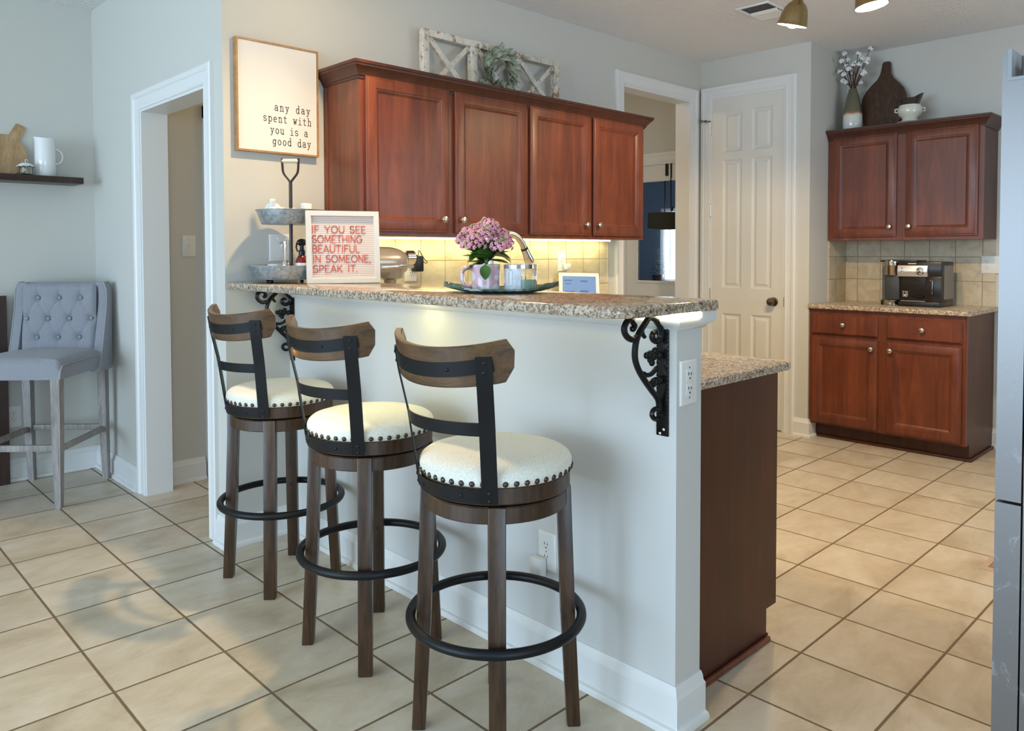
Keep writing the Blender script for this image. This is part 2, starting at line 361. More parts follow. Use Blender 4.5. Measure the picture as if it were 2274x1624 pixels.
# tile backsplashes
TC = [(.42, .34, .22), (.55, .47, .33), (.62, .55, .41), (.66, .60, .48)]
tl = tiles('backsplash_tile', 2.495, .1641, 1.25, .1641, .005, 0, 2, TC, (.34, .27, .16), .4, 5, .0015, .06)
tb = tiles('backsplash_tile_back', 2.315, .1628, 1.257, .164, .005, 1, 2, TC, (.34, .28, .19), .4, 5, .0015, .08)
ts = tiles('backsplash_tile_side', 5.79, .16, 1.257, .164, .005, 0, 2, TC, (.34, .28, .19), .4, 5, .0015, .08)
s = MB(); s.box(1.858, 4.052, YK-.008, YK, .925, 1.372); s.box(4.052, 4.066, YK-.012, YK, .925, 1.372, .004); struct('trim_7', s, tl, 'stone tile backsplash lit by the under cabinet strip', smooth=30)
s = MB(); s.box(XB-.008, XB, 1.426, YN, .925, 1.374); struct('trim_8', s, tb, 'stone tile backsplash behind the coffee machine', smooth=0)
s = MB(); s.box(5.505, XB-.008, YN-.008, YN, .925, 1.374); struct('trim_9', s, ts, 'stone tile on the return wall', smooth=0)

# ---- six panel door
d = MB(); d.box(5.2175, 5.242, 2.592, 3.183, .012, 2.455)
ya = [2.592, 2.690, 2.850, 2.930, 3.088, 3.183]; zr = [.012, .235, .83, 1.02, 1.985, 2.04, 2.345, 2.455]
for y0, y1 in ((ya[0], ya[1]), (ya[2], ya[3]), (ya[4], ya[5])): d.box(5.205, 5.2175, y0, y1, .012, 2.455)
for y0, y1 in ((ya[1], ya[2]), (ya[3], ya[4])):
    for z0, z1 in ((zr[0], zr[1]), (zr[2], zr[3]), (zr[4], zr[5]), (zr[6], zr[7])): d.box(5.205, 5.2175, y0, y1, z0, z1)
    for z0, z1 in ((zr[1], zr[2]), (zr[3], zr[4]), (zr[5], zr[6])):
        d.nested(y1-y0, z1-z0, [(0, 0), (0, .0125), (.014, .002), (.024, .002), (.040, .010)], (5.2175, y0, z0), (0, 1, 0), (0, 0, 1), (-1, 0, 0))
d1 = struct('door_1', d, M['door'], 'tall white six panel door', smooth=20)
s = MB(); s.lathe([(.032, 0), (.032, .006), (.012, .010), (.011, .030), (.020, .036), (.029, .048), (.029, .058), (.022, .068), (0, .070)], n=28, m=Matrix.Rotation(-PI/2, 4, 'Y')); s.xf(Matrix.Translation((5.205, 2.669, .935)))
obj('door_knob', s, M['bronze'], d1)
s = MB(); s.box(5.1955, 5.206, 2.586, 2.592, .90, .97); obj('latch_plate', s, M['bronze'], d1)
for z in (2.235, 1.61, .965):
    s = MB(); s.cyl((5.196, 3.188, z-.045), (5.196, 3.188, z+.045), .007, n=12)
    for q in (-.047, .047): s.ball((5.196, 3.188, z+q), .007, 1)
    s.box(5.1985, 5.206, 3.178, 3.196, z-.043, z+.043)
    obj('hinge', s, M['nickel'], d1)
s = MB(); s.tube([(5.196, 3.188, 2.285), (5.17, 3.20, 2.285), (5.12, 3.235, 2.285)], .005, 8); s.cyl((5.135, 3.226, 2.285), (5.118, 3.237, 2.285), .011, n=12); s.cyl((5.162, 3.206, 2.285), (5.154, 3.211, 2.285), .010, n=12)
obj('door_stop', s, M['bronze'], d1)

# ---- glazed door at the end of the hallway
d = MB(); X0 = 5.405
for y0, y1, z0, z1 in ((3.41, 3.48, .012, 2.03), (4.04, 4.15, .012, 2.03), (3.48, 4.04, 1.905, 2.03), (3.48, 4.04, .012, 1.03)): d.box(X0, X0+.044, y0, y1, z0, z1)
d.sweep([(3.48, 1.03), (3.48, 1.905), (4.04, 1.905), (4.04, 1.03)], [(0, 0), (0, .008), (-.012, .010), (-.02, .004), (-.02, 0)][::-1], (X0, 0, 0), (0, 1, 0), (0, 0, 1), (-1, 0, 0), closed=True)
d2 = struct('door_2', d, M['door'], 'white half glazed door at the end of the hallway')
s = MB(); s.box(X0+.018, X0+.024, 3.48, 4.04, 1.03, 1.905); obj('glass_pane', s, mat('clear_glass', (.92, .96, 1), .02, trans=1, ior=1.12), d2, smooth=0)

# ---- windows (behind the camera, one added for fill, one standing for a door reflection)
def window(name, x0, x1, y0, y1, z0, z1, ax, label, mull=2):
    s = MB(); w = .06
    if ax == 'x':
        for a, b in ((y0, y0+w), (y1-w, y1)): s.box(x0, x1, a, b, z0, z1)
        for i in range(1, mull): c = y0+(y1-y0)*i/mull; s.box(x0, x1, c-.03, c+.03, z0+w, z1-w)
        for a, b in ((z0, z0+w), (z1-w, z1)): s.box(x0, x1, y0+w, y1-w, a, b)
    else:
        for a, b in ((x0, x0+w), (x1-w, x1)): s.box(a, b, y0, y1, z0, z1)
        for i in range(1, mull): c = x0+(x1-x0)*i/mull; s.box(c-.03, c+.03, y0, y1, z0+w, z1-w)
        for a, b in ((z0, z0+w), (z1-w, z1)): s.box(x0+w, x1-w, y0, y1, a, b)
    return struct(name, s, M['trim'], label)
window('window_1', -5.18, -5.10, -.3, 4.3, .2, 2.5, 'x', 'big dining room window', 3)
window('window_2', -2.3, .3, -3.58, -3.50, .35, 2.25, 'y', 'second dining room window', 2)
window('fill_window', 3.25, 4.95, -.50, -.44, 1.1, 2.2, 'y', 'made-up kitchen window added out of view for the fill light', 2)  # opening added out of view for the kitchen fill
w3 = window('reflection_window', 7.31, 7.38, 4.2, 5.12, .93, 1.78, 'x', 'window with white blinds built behind the glazed door to stand for its reflection', 1)  # built behind the glass in place of the dining room reflection
s = MB()
for i in range(26): s.box(7.27, 7.295, 4.23, 5.09, .95+i*.031, .953+i*.031, m=None)
for y in (4.45, 4.86): s.box(7.265, 7.27, y, y+.012, .94, 1.76)
obj('blind_slats', s, M['white_plastic'], w3, smooth=0)
area('reflection_window_fill', (7.5, 4.66, 1.36), (-1, 0, 0), .9, .84, 60, (.75, .86, 1))  # added light so the stand-in window shows bright in the glass
# ================================================================ cabinets, counters
DOORP = [(0, 0), (0, .013), (.003, .0165), (.008, .017), (.010, .0185), (.014, .020), (.052, .020), (.055, .0165), (.060, .0155), (.063, .0130), (.072, .0075), (.075, .0075)]
DRAWP = [(0, 0), (0, .012), (.004, .016), (.008, .020), (.012, .020)]
def knob(parent, p, n, name='knob'):
    s = MB(); s.lathe([(.0075, 0), (.006, .004), (.005, .010), (.008, .014), (.0150, .018), (.0165, .022), (.0145, .026), (.008, .0285), (0, .029)], n=20)
    q = Vector((0, 0, 1)).rotation_difference(Vector(n)).to_matrix().to_4x4()
    s.xf(Matrix.Translation(p) @ q); return obj(name, s, M['nickel'], parent)
def cab_door(parent, name, O, U, N, w, h, kp, prof=DOORP, m='cherry'):
    s = MB(); s.nested(w, h, prof, O, U, (0, 0, 1), N)
    d = obj(name, s, M[m], parent, smooth=25)
    if kp: knob(d, Vector(O)+Vector(U)*kp[0]+Vector((0, 0, kp[1]))+Vector(N)*.020, N)
    return d
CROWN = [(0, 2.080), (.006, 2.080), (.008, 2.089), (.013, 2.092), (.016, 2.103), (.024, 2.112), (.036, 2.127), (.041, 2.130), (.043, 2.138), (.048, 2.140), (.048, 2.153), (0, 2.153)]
# -- the run over the backsplash: two units of two doors
for nm, x0, x1, ds, lab in (('a', 1.929, 3.0005, ((1.957, 2.443, 1), (2.479, 2.982, 0)), 'left cherry wall cabinet with two doors, next to the quote sign'),
                            ('b', 3.0015, 4.058, ((3.012, 3.519, 1), (3.546, 4.034, 0)), 'right cherry wall cabinet with two doors, ending by the tall opening')):
    t = thing('wall_cabinet', lab, 'cabinet', (x0, 2.98, 1.372), group=None)
    s = MB(); s.box(x0, x1, 2.998, YK, 1.372, 2.11)
    if nm == 'a': s.box(x0-.004, x0, 3.245, YK-.001, 1.372, 2.078)
    obj('body', s, M['cherry'], t)
    s = MB(); c = sum([[d[0], d[1]] for d in ds], [])
    for a, b in ((x0, x0+.045), (c[1]-.012, c[2]+.012), (x1-.045, x1)): s.box(a, b, 2.98, 2.998, 1.372, 2.11)
    for a, b in ((x0+.045, c[1]-.012), (c[2]+.012, x1-.045)):
        s.box(a, b, 2.98, 2.998, 1.372, 1.41); s.box(a, b, 2.98, 2.998, 2.07, 2.11)
    obj('face_frame', s, M['cherry'], t)
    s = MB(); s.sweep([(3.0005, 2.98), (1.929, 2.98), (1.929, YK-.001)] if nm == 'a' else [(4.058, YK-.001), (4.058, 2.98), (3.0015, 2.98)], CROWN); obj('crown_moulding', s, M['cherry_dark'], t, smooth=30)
    for a, b, right in ds:
        cab_door(t, 'door', (a, 2.98, 1.393), (1, 0, 0), (0, -1, 0), b-a, .702, ((b-a-.050) if right else .035, .064))
# light strips
def led(name, label, boxes, loc, power_area, e=9):
    s = MB()
    for b in boxes: s.box(*b)
    o = single(name, label, 'light strip', s, LEDM, loc, smooth=0)
LEDM = mat('led_strip', (.9, .9, .8), .5, emit=((1.0, .90, .52), 9))
led('light_strip', 'thin glowing light strip under the long wall cabinets', [(1.99, 4.0, 3.2, 3.212, 1.364, 1.372)], (3, 3.206, 1.372), 0)
area('under_cabinet_led', (3.0, 3.19, 1.360), (0, .25, -1), 2.0, .015, 4.2, LED)
led('light_strip', 'glowing light strip wrapped round the top of the half wall', [(1.698, 1.706, 1.1275, 3.2, 1.122, 1.136), (1.706, 1.80, 1.1275, 1.1345, 1.122, 1.136)], (1.70, 1.2, 1.13), 0)
area('bar_led', (1.685, 2.2, 1.130), (.25, 0, -1), .012, 2.05, 3.6, LED)

# -- coffee nook wall cabinet
t = thing('wall_cabinet', 'small cherry wall cabinet with two doors above the coffee machine', 'cabinet', (5.49, 1.42, 1.372))
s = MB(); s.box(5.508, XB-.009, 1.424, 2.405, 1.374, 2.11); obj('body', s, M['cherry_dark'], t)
s = MB()
for a, b in ((1.424, 1.462), (1.866, 1.95), (2.36, 2.405)): s.box(5.49, 5.508, a, b, 1.372, 2.11)
for a, b in ((1.462, 1.866), (1.95, 2.36)):
    s.box(5.49, 5.508, a, b, 1.372, 1.41); s.box(5.49, 5.508, a, b, 2.08, 2.11)
obj('face_frame', s, M['cherry'], t)
cab_door(t, 'door', (5.49, 2.369, 1.395), (0, -1, 0), (-1, 0, 0), .431, .698, (.394, .066))
cab_door(t, 'door', (5.49, 1.881, 1.395), (0, -1, 0), (-1, 0, 0), .430, .698, (.028, .066))
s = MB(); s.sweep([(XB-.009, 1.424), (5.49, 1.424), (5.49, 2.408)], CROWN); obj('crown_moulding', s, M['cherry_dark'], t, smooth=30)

# -- coffee nook base cabinet
t = thing('base_cabinet', 'cherry base cabinet with two drawers over two doors, under the coffee machine', 'cabinet', (5.215, 1.427, 0))
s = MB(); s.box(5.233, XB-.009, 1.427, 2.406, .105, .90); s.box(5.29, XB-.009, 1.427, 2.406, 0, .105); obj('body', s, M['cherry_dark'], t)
s = MB()
for a, b in ((1.427, 1.47), (1.875, 1.962), (2.365, 2.406)): s.box(5.215, 5.233, a, b, .105, .90)
for a, b in ((1.47, 1.875), (1.962, 2.365)):
    for z0, z1 in ((.105, .14), (.70, .75), (.85, .90)): s.box(5.215, 5.233, a, b, z0, z1)
obj('face_frame', s, M['cherry'], t)
for y0, w in ((2.384, .438), (1.890, .438)):
    cab_door(t, 'drawer', (5.215, y0, .732), (0, -1, 0), (-1, 0, 0), w, .132, (w/2, .070), DRAWP)
cab_door(t, 'door', (5.215, 2.386, .120), (0, -1, 0), (-1, 0, 0), .442, .592, (.407, .535))
cab_door(t, 'door', (5.215, 1.891, .120), (0, -1, 0), (-1, 0, 0), .441, .592, (.030, .535))
s = MB(); s.box(5.272, 5.29, 1.409, 2.406, 0, .018, .006); s.box(5.29, XB-.034, 1.409, 1.427, 0, .018, .006); obj('shoe_moulding', s, M['cherry_dark'], t)

def slab(outline_fn, z0, z1, e=.007):
    s = MB(); L = [(e*.8, z0), (e*.2, z0+e*.3), (0, z0+e), (0, z1-e), (e*.3, z1-e*.35), (e, z1)]
    s.rings([[Vector((x, y, z)) for x, y in outline_fn(i)] for i, z in L]); return s
def arc(cx, cy, r, a0, a1, n=8): return [(cx+r*math.cos(R(a0+(a1-a0)*i/n)), cy+r*math.sin(R(a0+(a1-a0)*i/n))) for i in range(n+1)]
# -- countertops
def bar_o(i):
    x0, x1, y0, y1 = 1.438+i, 1.888-i, 1.122+i, YK-.002
    return [(x0, y1)] + arc(x0+.06, y0+.06, .06, 180, 270) + arc(x1-.02, y0+.02, .02, 270, 360, 4) + [(x1, y1)]
s = slab(bar_o, 1.1375, 1.167); single('bar_countertop', 'raised granite bar top the three stools stand at', 'countertop', s, M['granite'], (1.66, 2.2, 1.1375), smooth=40)
def pen_o(i):
    x0, x1, y0 = 1.859, 2.508-i, 1.212+i
    return [(x0, YK-.010), (x0, y0)] + arc(x1-.03, y0+.03, .03, 270, 360, 5) + [(x1, 2.62+i*0), (4.05, 2.62), (4.05, YK-.010)]
s = slab(pen_o, .896, .926); single('kitchen_countertop', 'lower granite worktop behind the half wall', 'countertop', s, M['granite'], (2.2, 2.2, .896), smooth=40)
def cof_o(i): return [(5.185+i, 2.4085), (5.185+i, 1.402+i), (XB-.009, 1.402+i), (XB-.009, 2.4015)]
s = slab(cof_o, .902, .932); s.bm.verts.ensure_lookup_table()
single('coffee_countertop', 'short granite worktop carrying the coffee machine', 'countertop', s, M['granite'], (5.5, 1.9, .902), smooth=40)

# -- peninsula cabinet (dark end panel towards the picture)
t = thing('base_cabinet', 'dark cherry peninsula cabinet with a plain end panel beside the half wall', 'cabinet', (2.15, 1.235, 0))
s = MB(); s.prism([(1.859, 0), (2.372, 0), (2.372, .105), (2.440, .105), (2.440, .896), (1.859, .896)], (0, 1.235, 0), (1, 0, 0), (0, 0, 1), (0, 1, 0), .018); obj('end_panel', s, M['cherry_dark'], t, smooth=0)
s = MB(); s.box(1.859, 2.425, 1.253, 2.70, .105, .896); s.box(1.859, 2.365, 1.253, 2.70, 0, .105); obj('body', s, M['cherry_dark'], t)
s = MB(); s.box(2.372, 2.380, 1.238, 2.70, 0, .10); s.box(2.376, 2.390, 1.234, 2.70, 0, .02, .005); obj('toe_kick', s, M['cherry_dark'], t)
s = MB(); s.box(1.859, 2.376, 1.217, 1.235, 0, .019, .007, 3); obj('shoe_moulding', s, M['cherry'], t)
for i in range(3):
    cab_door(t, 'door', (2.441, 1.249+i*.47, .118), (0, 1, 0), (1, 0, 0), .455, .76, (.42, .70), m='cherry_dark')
# -- base cabinet under the wall cabinets, mostly hidden behind the bar
t = thing('base_cabinet', 'cherry base cabinet under the long wall cabinets, behind the bar', 'cabinet', (3.2, 2.66, 0))
s = MB(); s.box(2.445, 4.04, 2.66, YK-.002, .105, .896); s.box(2.445, 4.04, 2.73, YK-.035, 0, .105); obj('body', s, M['cherry'], t)
for i in range(3): cab_door(t, 'door', (2.52+i*.5, 2.66, .118), (1, 0, 0), (0, -1, 0), .47, .76, (.42, .70))

# -- wrought iron brackets
SC_ = dict(main=[(.0189, .8781), (.0248, .9012), (.0523, .9283), (.0826, .9578), (.1103, .9891), (.1258, 1.0185), (.1272, 1.0439), (.1211, 1.0685), (.1079, 1.089), (.0856, 1.1085), (.0664, 1.1235), (.0448, 1.1205), (.0249, 1.105), (.0102, 1.0856), (.0135, 1.0676), (.0312, 1.0591), (.0479, 1.0651), (.0519, 1.0771), (.0424, 1.0854), (.0325, 1.0814)],
    left=[(.1191, 1.081), (.1397, 1.0731), (.16, 1.0804), (.1722, 1.0963), (.1694, 1.1129), (.1533, 1.1235), (.1387, 1.1201), (.1304, 1.1085), (.1369, 1.0994), (.1427, 1.1043)],
    low=[(.0976, .9826), (.0742, .9728), (.0504, .976), (.0300, .9904)], bot=[(.0121, .8626), (.03, .8771), (.0467, .875), (.0519, .8633), (.0386, .8509), (.0188, .8522)], bit=[(.0975, 1.102), (.0950, 1.0841), (.0833, 1.0731)])
def smooth_pts(p, n=5):
    P = [Vector(q) for q in p]; out = []
    for i in range(len(P)-1):
        a, b, c, d = P[max(i-1, 0)], P[i], P[i+1], P[min(i+2, len(P)-1)]
        for k in range(n):
            u = k/n; out.append(.5*((2*b)+(c-a)*u+(2*a-5*b+4*c-d)*u*u+(3*b-a-3*c+d)*u**3))
    return out+[P[-1]]
def bracket(yc, label):
    t = thing('wall_bracket', label, 'bracket', (XP, yc, .80), group=None)
    W = lambda u, z, dy=0: Vector((XP-u, yc+dy, z))
    s = MB(); s.box(XP-.006, XP-.0002, yc-.019, yc+.019, .800, 1.1205, .0015); 
    for i in range(26):
        z = .825+i*.0115
        for y in (-.0165, .0165): s.ball(W(.006, z, y), .0028, 1)
    obj('back_plate', s, M['iron'], t)
    for k, rad in (('main', .0085), ('left', .0085), ('low', .0065), ('bot', .0068), ('bit', .006)):
        p = smooth_pts([(u, z, 0) for u, z in SC_[k]]); L = len(p)
        rr = [rad*(1 if k == 'main' and i < 8 else min(1, .55+.9*min(i, L-1-i)/(L*.2))) for i in range(L)]
        s = MB(); s.tube([W(q.x, q.y) for q in p], rr, 10); obj('scroll', s, M['iron'], t)
    s = MB()
    for u, z, r in ((.0766, 1.0252, .010), (.0528, 1.0035, .010), (.0398, 1.0333, .011), (.0616, 1.025, .013), (.045, 1.020, .012), (.062, 1.012, .009), (.02, 1.02, .012)):
        s.ball(W(u, z), r, 2, (1, .75, 1))
    obj('rosette', s, M['iron'], t)
    s = MB(); s.ball(W(.046, .949), .024, 2, (1, .35, .55), Matrix.Rotation(R(-22), 4, 'Y')); s.ball(W(.018, .953), .018, 2, (1, .5, .7)); obj('leaf', s, M['iron'], t)
    s = MB()
    for z, y in ((.818, -.006), (.806, .006)): s.lathe([(.0045, 0), (.004, .002), (0, .003)], n=10, m=Matrix.Rotation(-PI/2, 4, 'Y'), c=W(.006, z, y))
    obj('screw', s, M['nickel'], t)
bracket(1.207, 'scrolled black iron bracket under the near end of the granite bar')
bracket(3.2475, 'scrolled black iron bracket under the far end of the granite bar')

# ================================================================ bar stools
def make_stool(label):
    t = thing('bar_stool', label, 'bar stool', group='swivel bar stools along the bar')
    C = lambda n, mb, m, p=t, sm=35: obj(n, mb, m, p, sm, world=False)
    # legs
    for k in range(4):
        a = R(45+90*k); d = Vector((math.cos(a), math.sin(a), 0)); w = Vector((-d.y, d.x, 0))
        s = MB(); rr = []
        for z, r in ((0, .229), (.003, .230), (.30, .2155), (.664, .203), (.667, .201)):
            e = .0015 if z in (0, .667) else 0; iw = .038 if z > .01 else .036
            tw, th = (.0215-e+ (.001 if z > .4 else 0), iw-e)
            rr.append([d*r+w*tw+Vector((0, 0, z)), d*r-w*tw+Vector((0, 0, z)), d*(r-th)-w*tw+Vector((0, 0, z)), d*(r-th)+w*tw+Vector((0, 0, z))])
        s.rings(rr)
        es = [e for e in s.bm.edges if abs((e.verts[0].co-e.verts[1].co).normalized().z) > .8]
        bmesh.ops.bevel(s.bm, geom=es, offset=.003, segments=2, affect='EDGES', profile=.5)
        lg = C('leg', s, M['stool_wood'])
        s = MB(); p = d*.1785+Vector((0, 0, .316)); s.cyl(p, p-d*.002, .006, n=12); C('bolt', s, M['black_plastic'], lg)
    s = MB(); s.tube([(.2330*math.cos(2*PI*i/72), .2330*math.sin(2*PI*i/72), .316) for i in range(72)], .0135, 12, closed=True); C('foot_ring', s, M['black_metal'])
    s = MB(); s.lathe([(.170, .622), (.190, .622), (.193, .625), (.193, .662), (.190, .666), (.12, .666), (.12, .622)], n=72, cap=False); s.lathe([(.0, .650), (.125, .650), (.125, .669), (0, .669)], n=32, cap=False); C('swivel_base', s, M['stool_wood'])
    s = MB(); s.lathe([(0, .6725), (.198, .6725), (.2015, .676), (.2015, .714), (.198, .718), (0, .718)], n=72, cap=False); C('seat_ring', s, M['stool_wood'])
    # cushion
    pr = [(0, .7165), (.199, .7165), (.2035, .7195), (.2055, .727), (.2068, .736), (.2055, .746), (.2005, .755), (.19, .763), (.165, .7705), (.12, .7745), (.06, .7763), (.0, .777)]
    s = MB(); s.lathe(pr, n=80, cap=False); cu = C('seat_cushion', s, M['linen'], sm=80)
    n0 = None
    for i in range(46):
        a = 2*PI*(i+.5)/46; d = Vector((math.cos(a), math.sin(a), 0))
        if n0 is None:
            s = MB(); s.lathe([(.0078, -.001), (.0075, .0015), (.006, .004), (.003, .0056), (0, .006)], n=12, cap=False)
            n0 = C('nailhead', s, M['nail'], cu); o = n0
        else:
            o = n0.copy(); COL.objects.link(o); o.parent = cu
        o.location = d*.2045+Vector((0, 0, .7265)); o.rotation_euler = d.to_track_quat('Z', 'Y').to_euler()
    # back: a shallow cone leaning outwards
    def P(th, z, dr=0):
        r = .2035+(z-.69)*.148+dr; a = R(180+th)
        return Vector((r*math.cos(a), r*math.sin(a), z))
    s = MB(); rr = []; N = 26
    for i in range(N+1):
        th = -54+108*i/N; q = abs(th)/54; cr = min(1, (1-q)*54/5.5)
        rise = .030*q*q; zt, zb = 1.068+rise, .968+rise*.75
        k = math.sqrt(max(0, 1-(1-cr)**2)); zm = (zt+zb)/2; hh = (zt-zb)/2*(.42+.58*k) if cr < 1 else (zt-zb)/2
        ring = []
        for a, b in ((-1, -1), (-.93, -1.0), (.93, -1.0), (1, -1), (1, 1)): pass
        th_ = .010
        for dz, dr in ((-hh, -th_+.003), (-hh, th_-.003), (-hh+.003, th_), (hh-.003, th_), (hh, th_-.003), (hh, -th_+.003), (hh-.003, -th_), (-hh+.003, -th_)):
            ring.append(P(th, zm+dz, dr-.001))
        rr.append(ring)
    s.rings(rr); C('backrest', s, M['rail_wood'])
    s = MB(); fo = .0115
    def bandstrip(th0, th1, zc, h, dr):
        pts = []; side = []
        for i in range(19):
            th = th0+(th1-th0)*i/18; z = zc(th); pts.append(P(th, z, dr)); side.append(P(th, z+.01, dr)-P(th, z-.01, dr))
        s.strip(pts, h, .0035, side)
    bandstrip(-43, 43, lambda th: 1.012+.022*(th/43)**2, .036, fo)
    bandstrip(-43.5, 43.5, lambda th: .869, .034, .004)
    bandstrip(-45, 45, lambda th: .696, .036, .0035)
    for sg in (-1, 1):
        pts, side = [], []
        for i in range(25):
            z = .679+(1.050-.679)*i/24; u = (z-.679)/.371; th = sg*(40.3-2.2*u); dr = .004+(fo-.003)*min(1, max(0, (u-.55)/.3))
            pts.append(P(th, z, dr)); side.append(P(th+2, z, dr)-P(th-2, z, dr))
        s.strip(pts, .040, .0042, side)
    bf = C('back_frame', s, M['black_metal'])
    for th, z, dr in ((40, .706, .0065), (40, .686, .0065), (-40, .706, .0065), (-40, .686, .0065), (20, .696, .006), (-20, .696, .006), (38.5, 1.036, .0145), (38.3, 1.012, .0145), (-38.5, 1.036, .0145), (-38.3, 1.012, .0145), (18, 1.016, .0135), (-18, 1.016, .0135)):
        s = MB(); p = P(th, z, dr-.001); d = Vector((p.x, p.y, 0)).normalized()
        s.lathe([(.0055, 0), (.0045, .0025), (.002, .0038), (0, .004)], n=10, m=Vector((0, 0, 1)).rotation_difference(d).to_matrix().to_4x4(), c=p, cap=False)
        C('rivet', s, M['black_metal'], bf)
    return t
st = make_stool('nearest of the three round swivel bar stools, standing at the open end of the bar')
st.location = (1.415, 1.527, 0); st.rotation_euler = (0, 0, R(3))
for (x, y, a), lab in zip(((1.432, 2.153, 5.3), (1.468, 2.847, 5.2)), ('middle one of the three round swivel bar stools', 'farthest of the three round swivel bar stools, in front of the far iron bracket')):
    c = dup_tree(st); c.location = (x, y, 0); c.rotation_euler = (0, 0, R(a)); c['label'] = lab
# ================================================================ stroke lettering
def _arc(cx, cy, rx, ry, a0, a1, n=10): return [(cx+rx*math.cos(R(a0+(a1-a0)*i/n)), cy+ry*math.sin(R(a0+(a1-a0)*i/n))) for i in range(n+1)]
TY = {  # typewriter lower case, x-height .5
 'a': [_arc(.22, .15, .18, .14, 0, 360, 16), _arc(.22, .33, .18, .17, 150, 0, 8)+[(.40, .05), (.50, .0)]],
 'n': [[(0, .48), (.1, .48), (.1, 0)], [(.0, 0), (.2, 0)], [(.1, .36)]+_arc(.26, .34, .15, .15, 150, 0, 8)+[(.41, 0)], [(.32, 0), (.5, 0)]],
 'y': [[(.08, .48), (.25, .02)], [(.42, .48), (.2, -.1), (.12, -.18), (.02, -.18)], [(0, .48), (.17, .48)], [(.33, .48), (.5, .48)]],
 'd': [_arc(.22, .24, .19, .24, 0, 360, 18), [(.3, .76), (.41, .76), (.41, 0), (.5, 0)]],
 's': [_arc(.25, .365, .17, .125, 20, 250, 10)+_arc(.25, .125, .18, .125, 80, -165, 10)],
 'p': [_arc(.28, .24, .19, .24, 0, 360, 18), [(0, .48), (.09, .48), (.09, -.22)], [(0, -.22), (.2, -.22)]],
 'e': [[(.06, .26), (.44, .26)]+_arc(.25, .24, .19, .24, 5, 310, 16)],
 't': [[(.2, .66), (.2, .12)]+_arc(.31, .11, .11, .11, 180, 320, 6), [(.04, .48), (.42, .48)]],
 'w': [[(.05, .48), (.15, 0), (.25, .36), (.35, 0), (.45, .48)], [(-.02, .48), (.14, .48)], [(.36, .48), (.52, .48)]],
 'i': [[(.1, .48), (.26, .48), (.26, 0)], [(.06, 0), (.46, 0)], [(.25, .64), (.25, .70)]],
 'h': [[(0, .76), (.1, .76), (.1, 0)], [(0, 0), (.2, 0)], [(.1, .36)]+_arc(.26, .34, .15, .15, 150, 0, 8)+[(.41, 0)], [(.32, 0), (.5, 0)]],
 'o': [_arc(.25, .24, .20, .24, 0, 360, 18)],
 'u': [[(0, .48), (.09, .48), (.09, .16)]+_arc(.24, .16, .15, .15, 180, 330, 8), [(.32, .48), (.41, .48), (.41, 0), (.5, 0)]],
 'g': [_arc(.22, .26, .18, .22, 0, 360, 18), [(.5, .46), (.40, .46), (.40, -.06)]+_arc(.24, -.06, .16, .13, 0, -160, 8)]}
UP = {  # board capitals, cap height 1
 'I': [[(.1, 0), (.1, 1)]], 'F': [[(.05, 0), (.05, 1), (.6, 1)], [(.05, .52), (.5, .52)]], 'Y': [[(0, 1), (.36, .48), (.72, 1)], [(.36, .48), (.36, 0)]],
 'O': [_arc(.45, .5, .42, .5, 0, 360, 24)], 'U': [[(.05, 1), (.05, .34)]+_arc(.38, .34, .33, .34, 180, 360, 10)+[(.71, 1)]],
 'S': [_arc(.32, .74, .28, .26, 35, 250, 10)+_arc(.32, .26, .30, .26, 80, -155, 10)], 'E': [[(.6, 0), (.05, 0), (.05, 1), (.6, 1)], [(.05, .52), (.5, .52)]],
 'M': [[(.03, 0), (.1, 1), (.45, .2), (.8, 1), (.87, 0)]], 'T': [[(0, 1), (.66, 1)], [(.33, 1), (.33, 0)]], 'H': [[(.05, 0), (.05, 1)], [(.67, 0), (.67, 1)], [(.05, .52), (.67, .52)]],
 'N': [[(.05, 0), (.05, 1), (.68, 0), (.68, 1)]], 'G': [_arc(.43, .5, .40, .5, 45, 345, 18)+[(.83, .46), (.5, .46)]],
 'B': [[(.05, 0), (.05, 1), (.3, 1)]+_arc(.32, .77, .24, .23, 90, -90, 8)+[(.05, .54)], [(.3, .54)]+_arc(.34, .27, .28, .27, 90, -90, 8)+[(.05, 0)]],
 'A': [[(0, 0), (.38, 1), (.76, 0)], [(.14, .34), (.62, .34)]], 'L': [[(.05, 1), (.05, 0), (.55, 0)]], 'P': [[(.05, 0), (.05, 1), (.3, 1)]+_arc(.32, .74, .27, .26, 90, -90, 8)+[(.05, .48)]],
 'K': [[(.05, 0), (.05, 1)], [(.62, 1), (.05, .42)], [(.24, .6), (.66, 0)]], ',': [[(.12, .08), (.02, -.18)]], '.': [[(.06, .0), (.06, .08)]]}
WID = dict(I=.2, F=.62, Y=.72, O=.9, U=.76, S=.64, E=.62, M=.9, T=.66, H=.72, N=.73, G=.86, B=.62, A=.76, L=.56, P=.6, K=.66)
def strokes(s, paths, w, O, U, V, N, t):
    O, U, V, N = map(Vector, (O, U, V, N))
    for p in paths:
        for (ax, ay), (bx, by) in zip(p, p[1:]):
            a, b = Vector((ax, ay)), Vector((bx, by)); d = b-a
            if d.length < 1e-6: continue
            d.normalize(); n = Vector((-d.y, d.x))*w/2; a2, b2 = a-d*w*.45, b+d*w*.45
            q = [a2+n, b2+n, b2-n, a2-n]
            s.rings([[O+U*c.x+V*c.y for c in q], [O+U*c.x+V*c.y+N*t for c in q]])
    return s

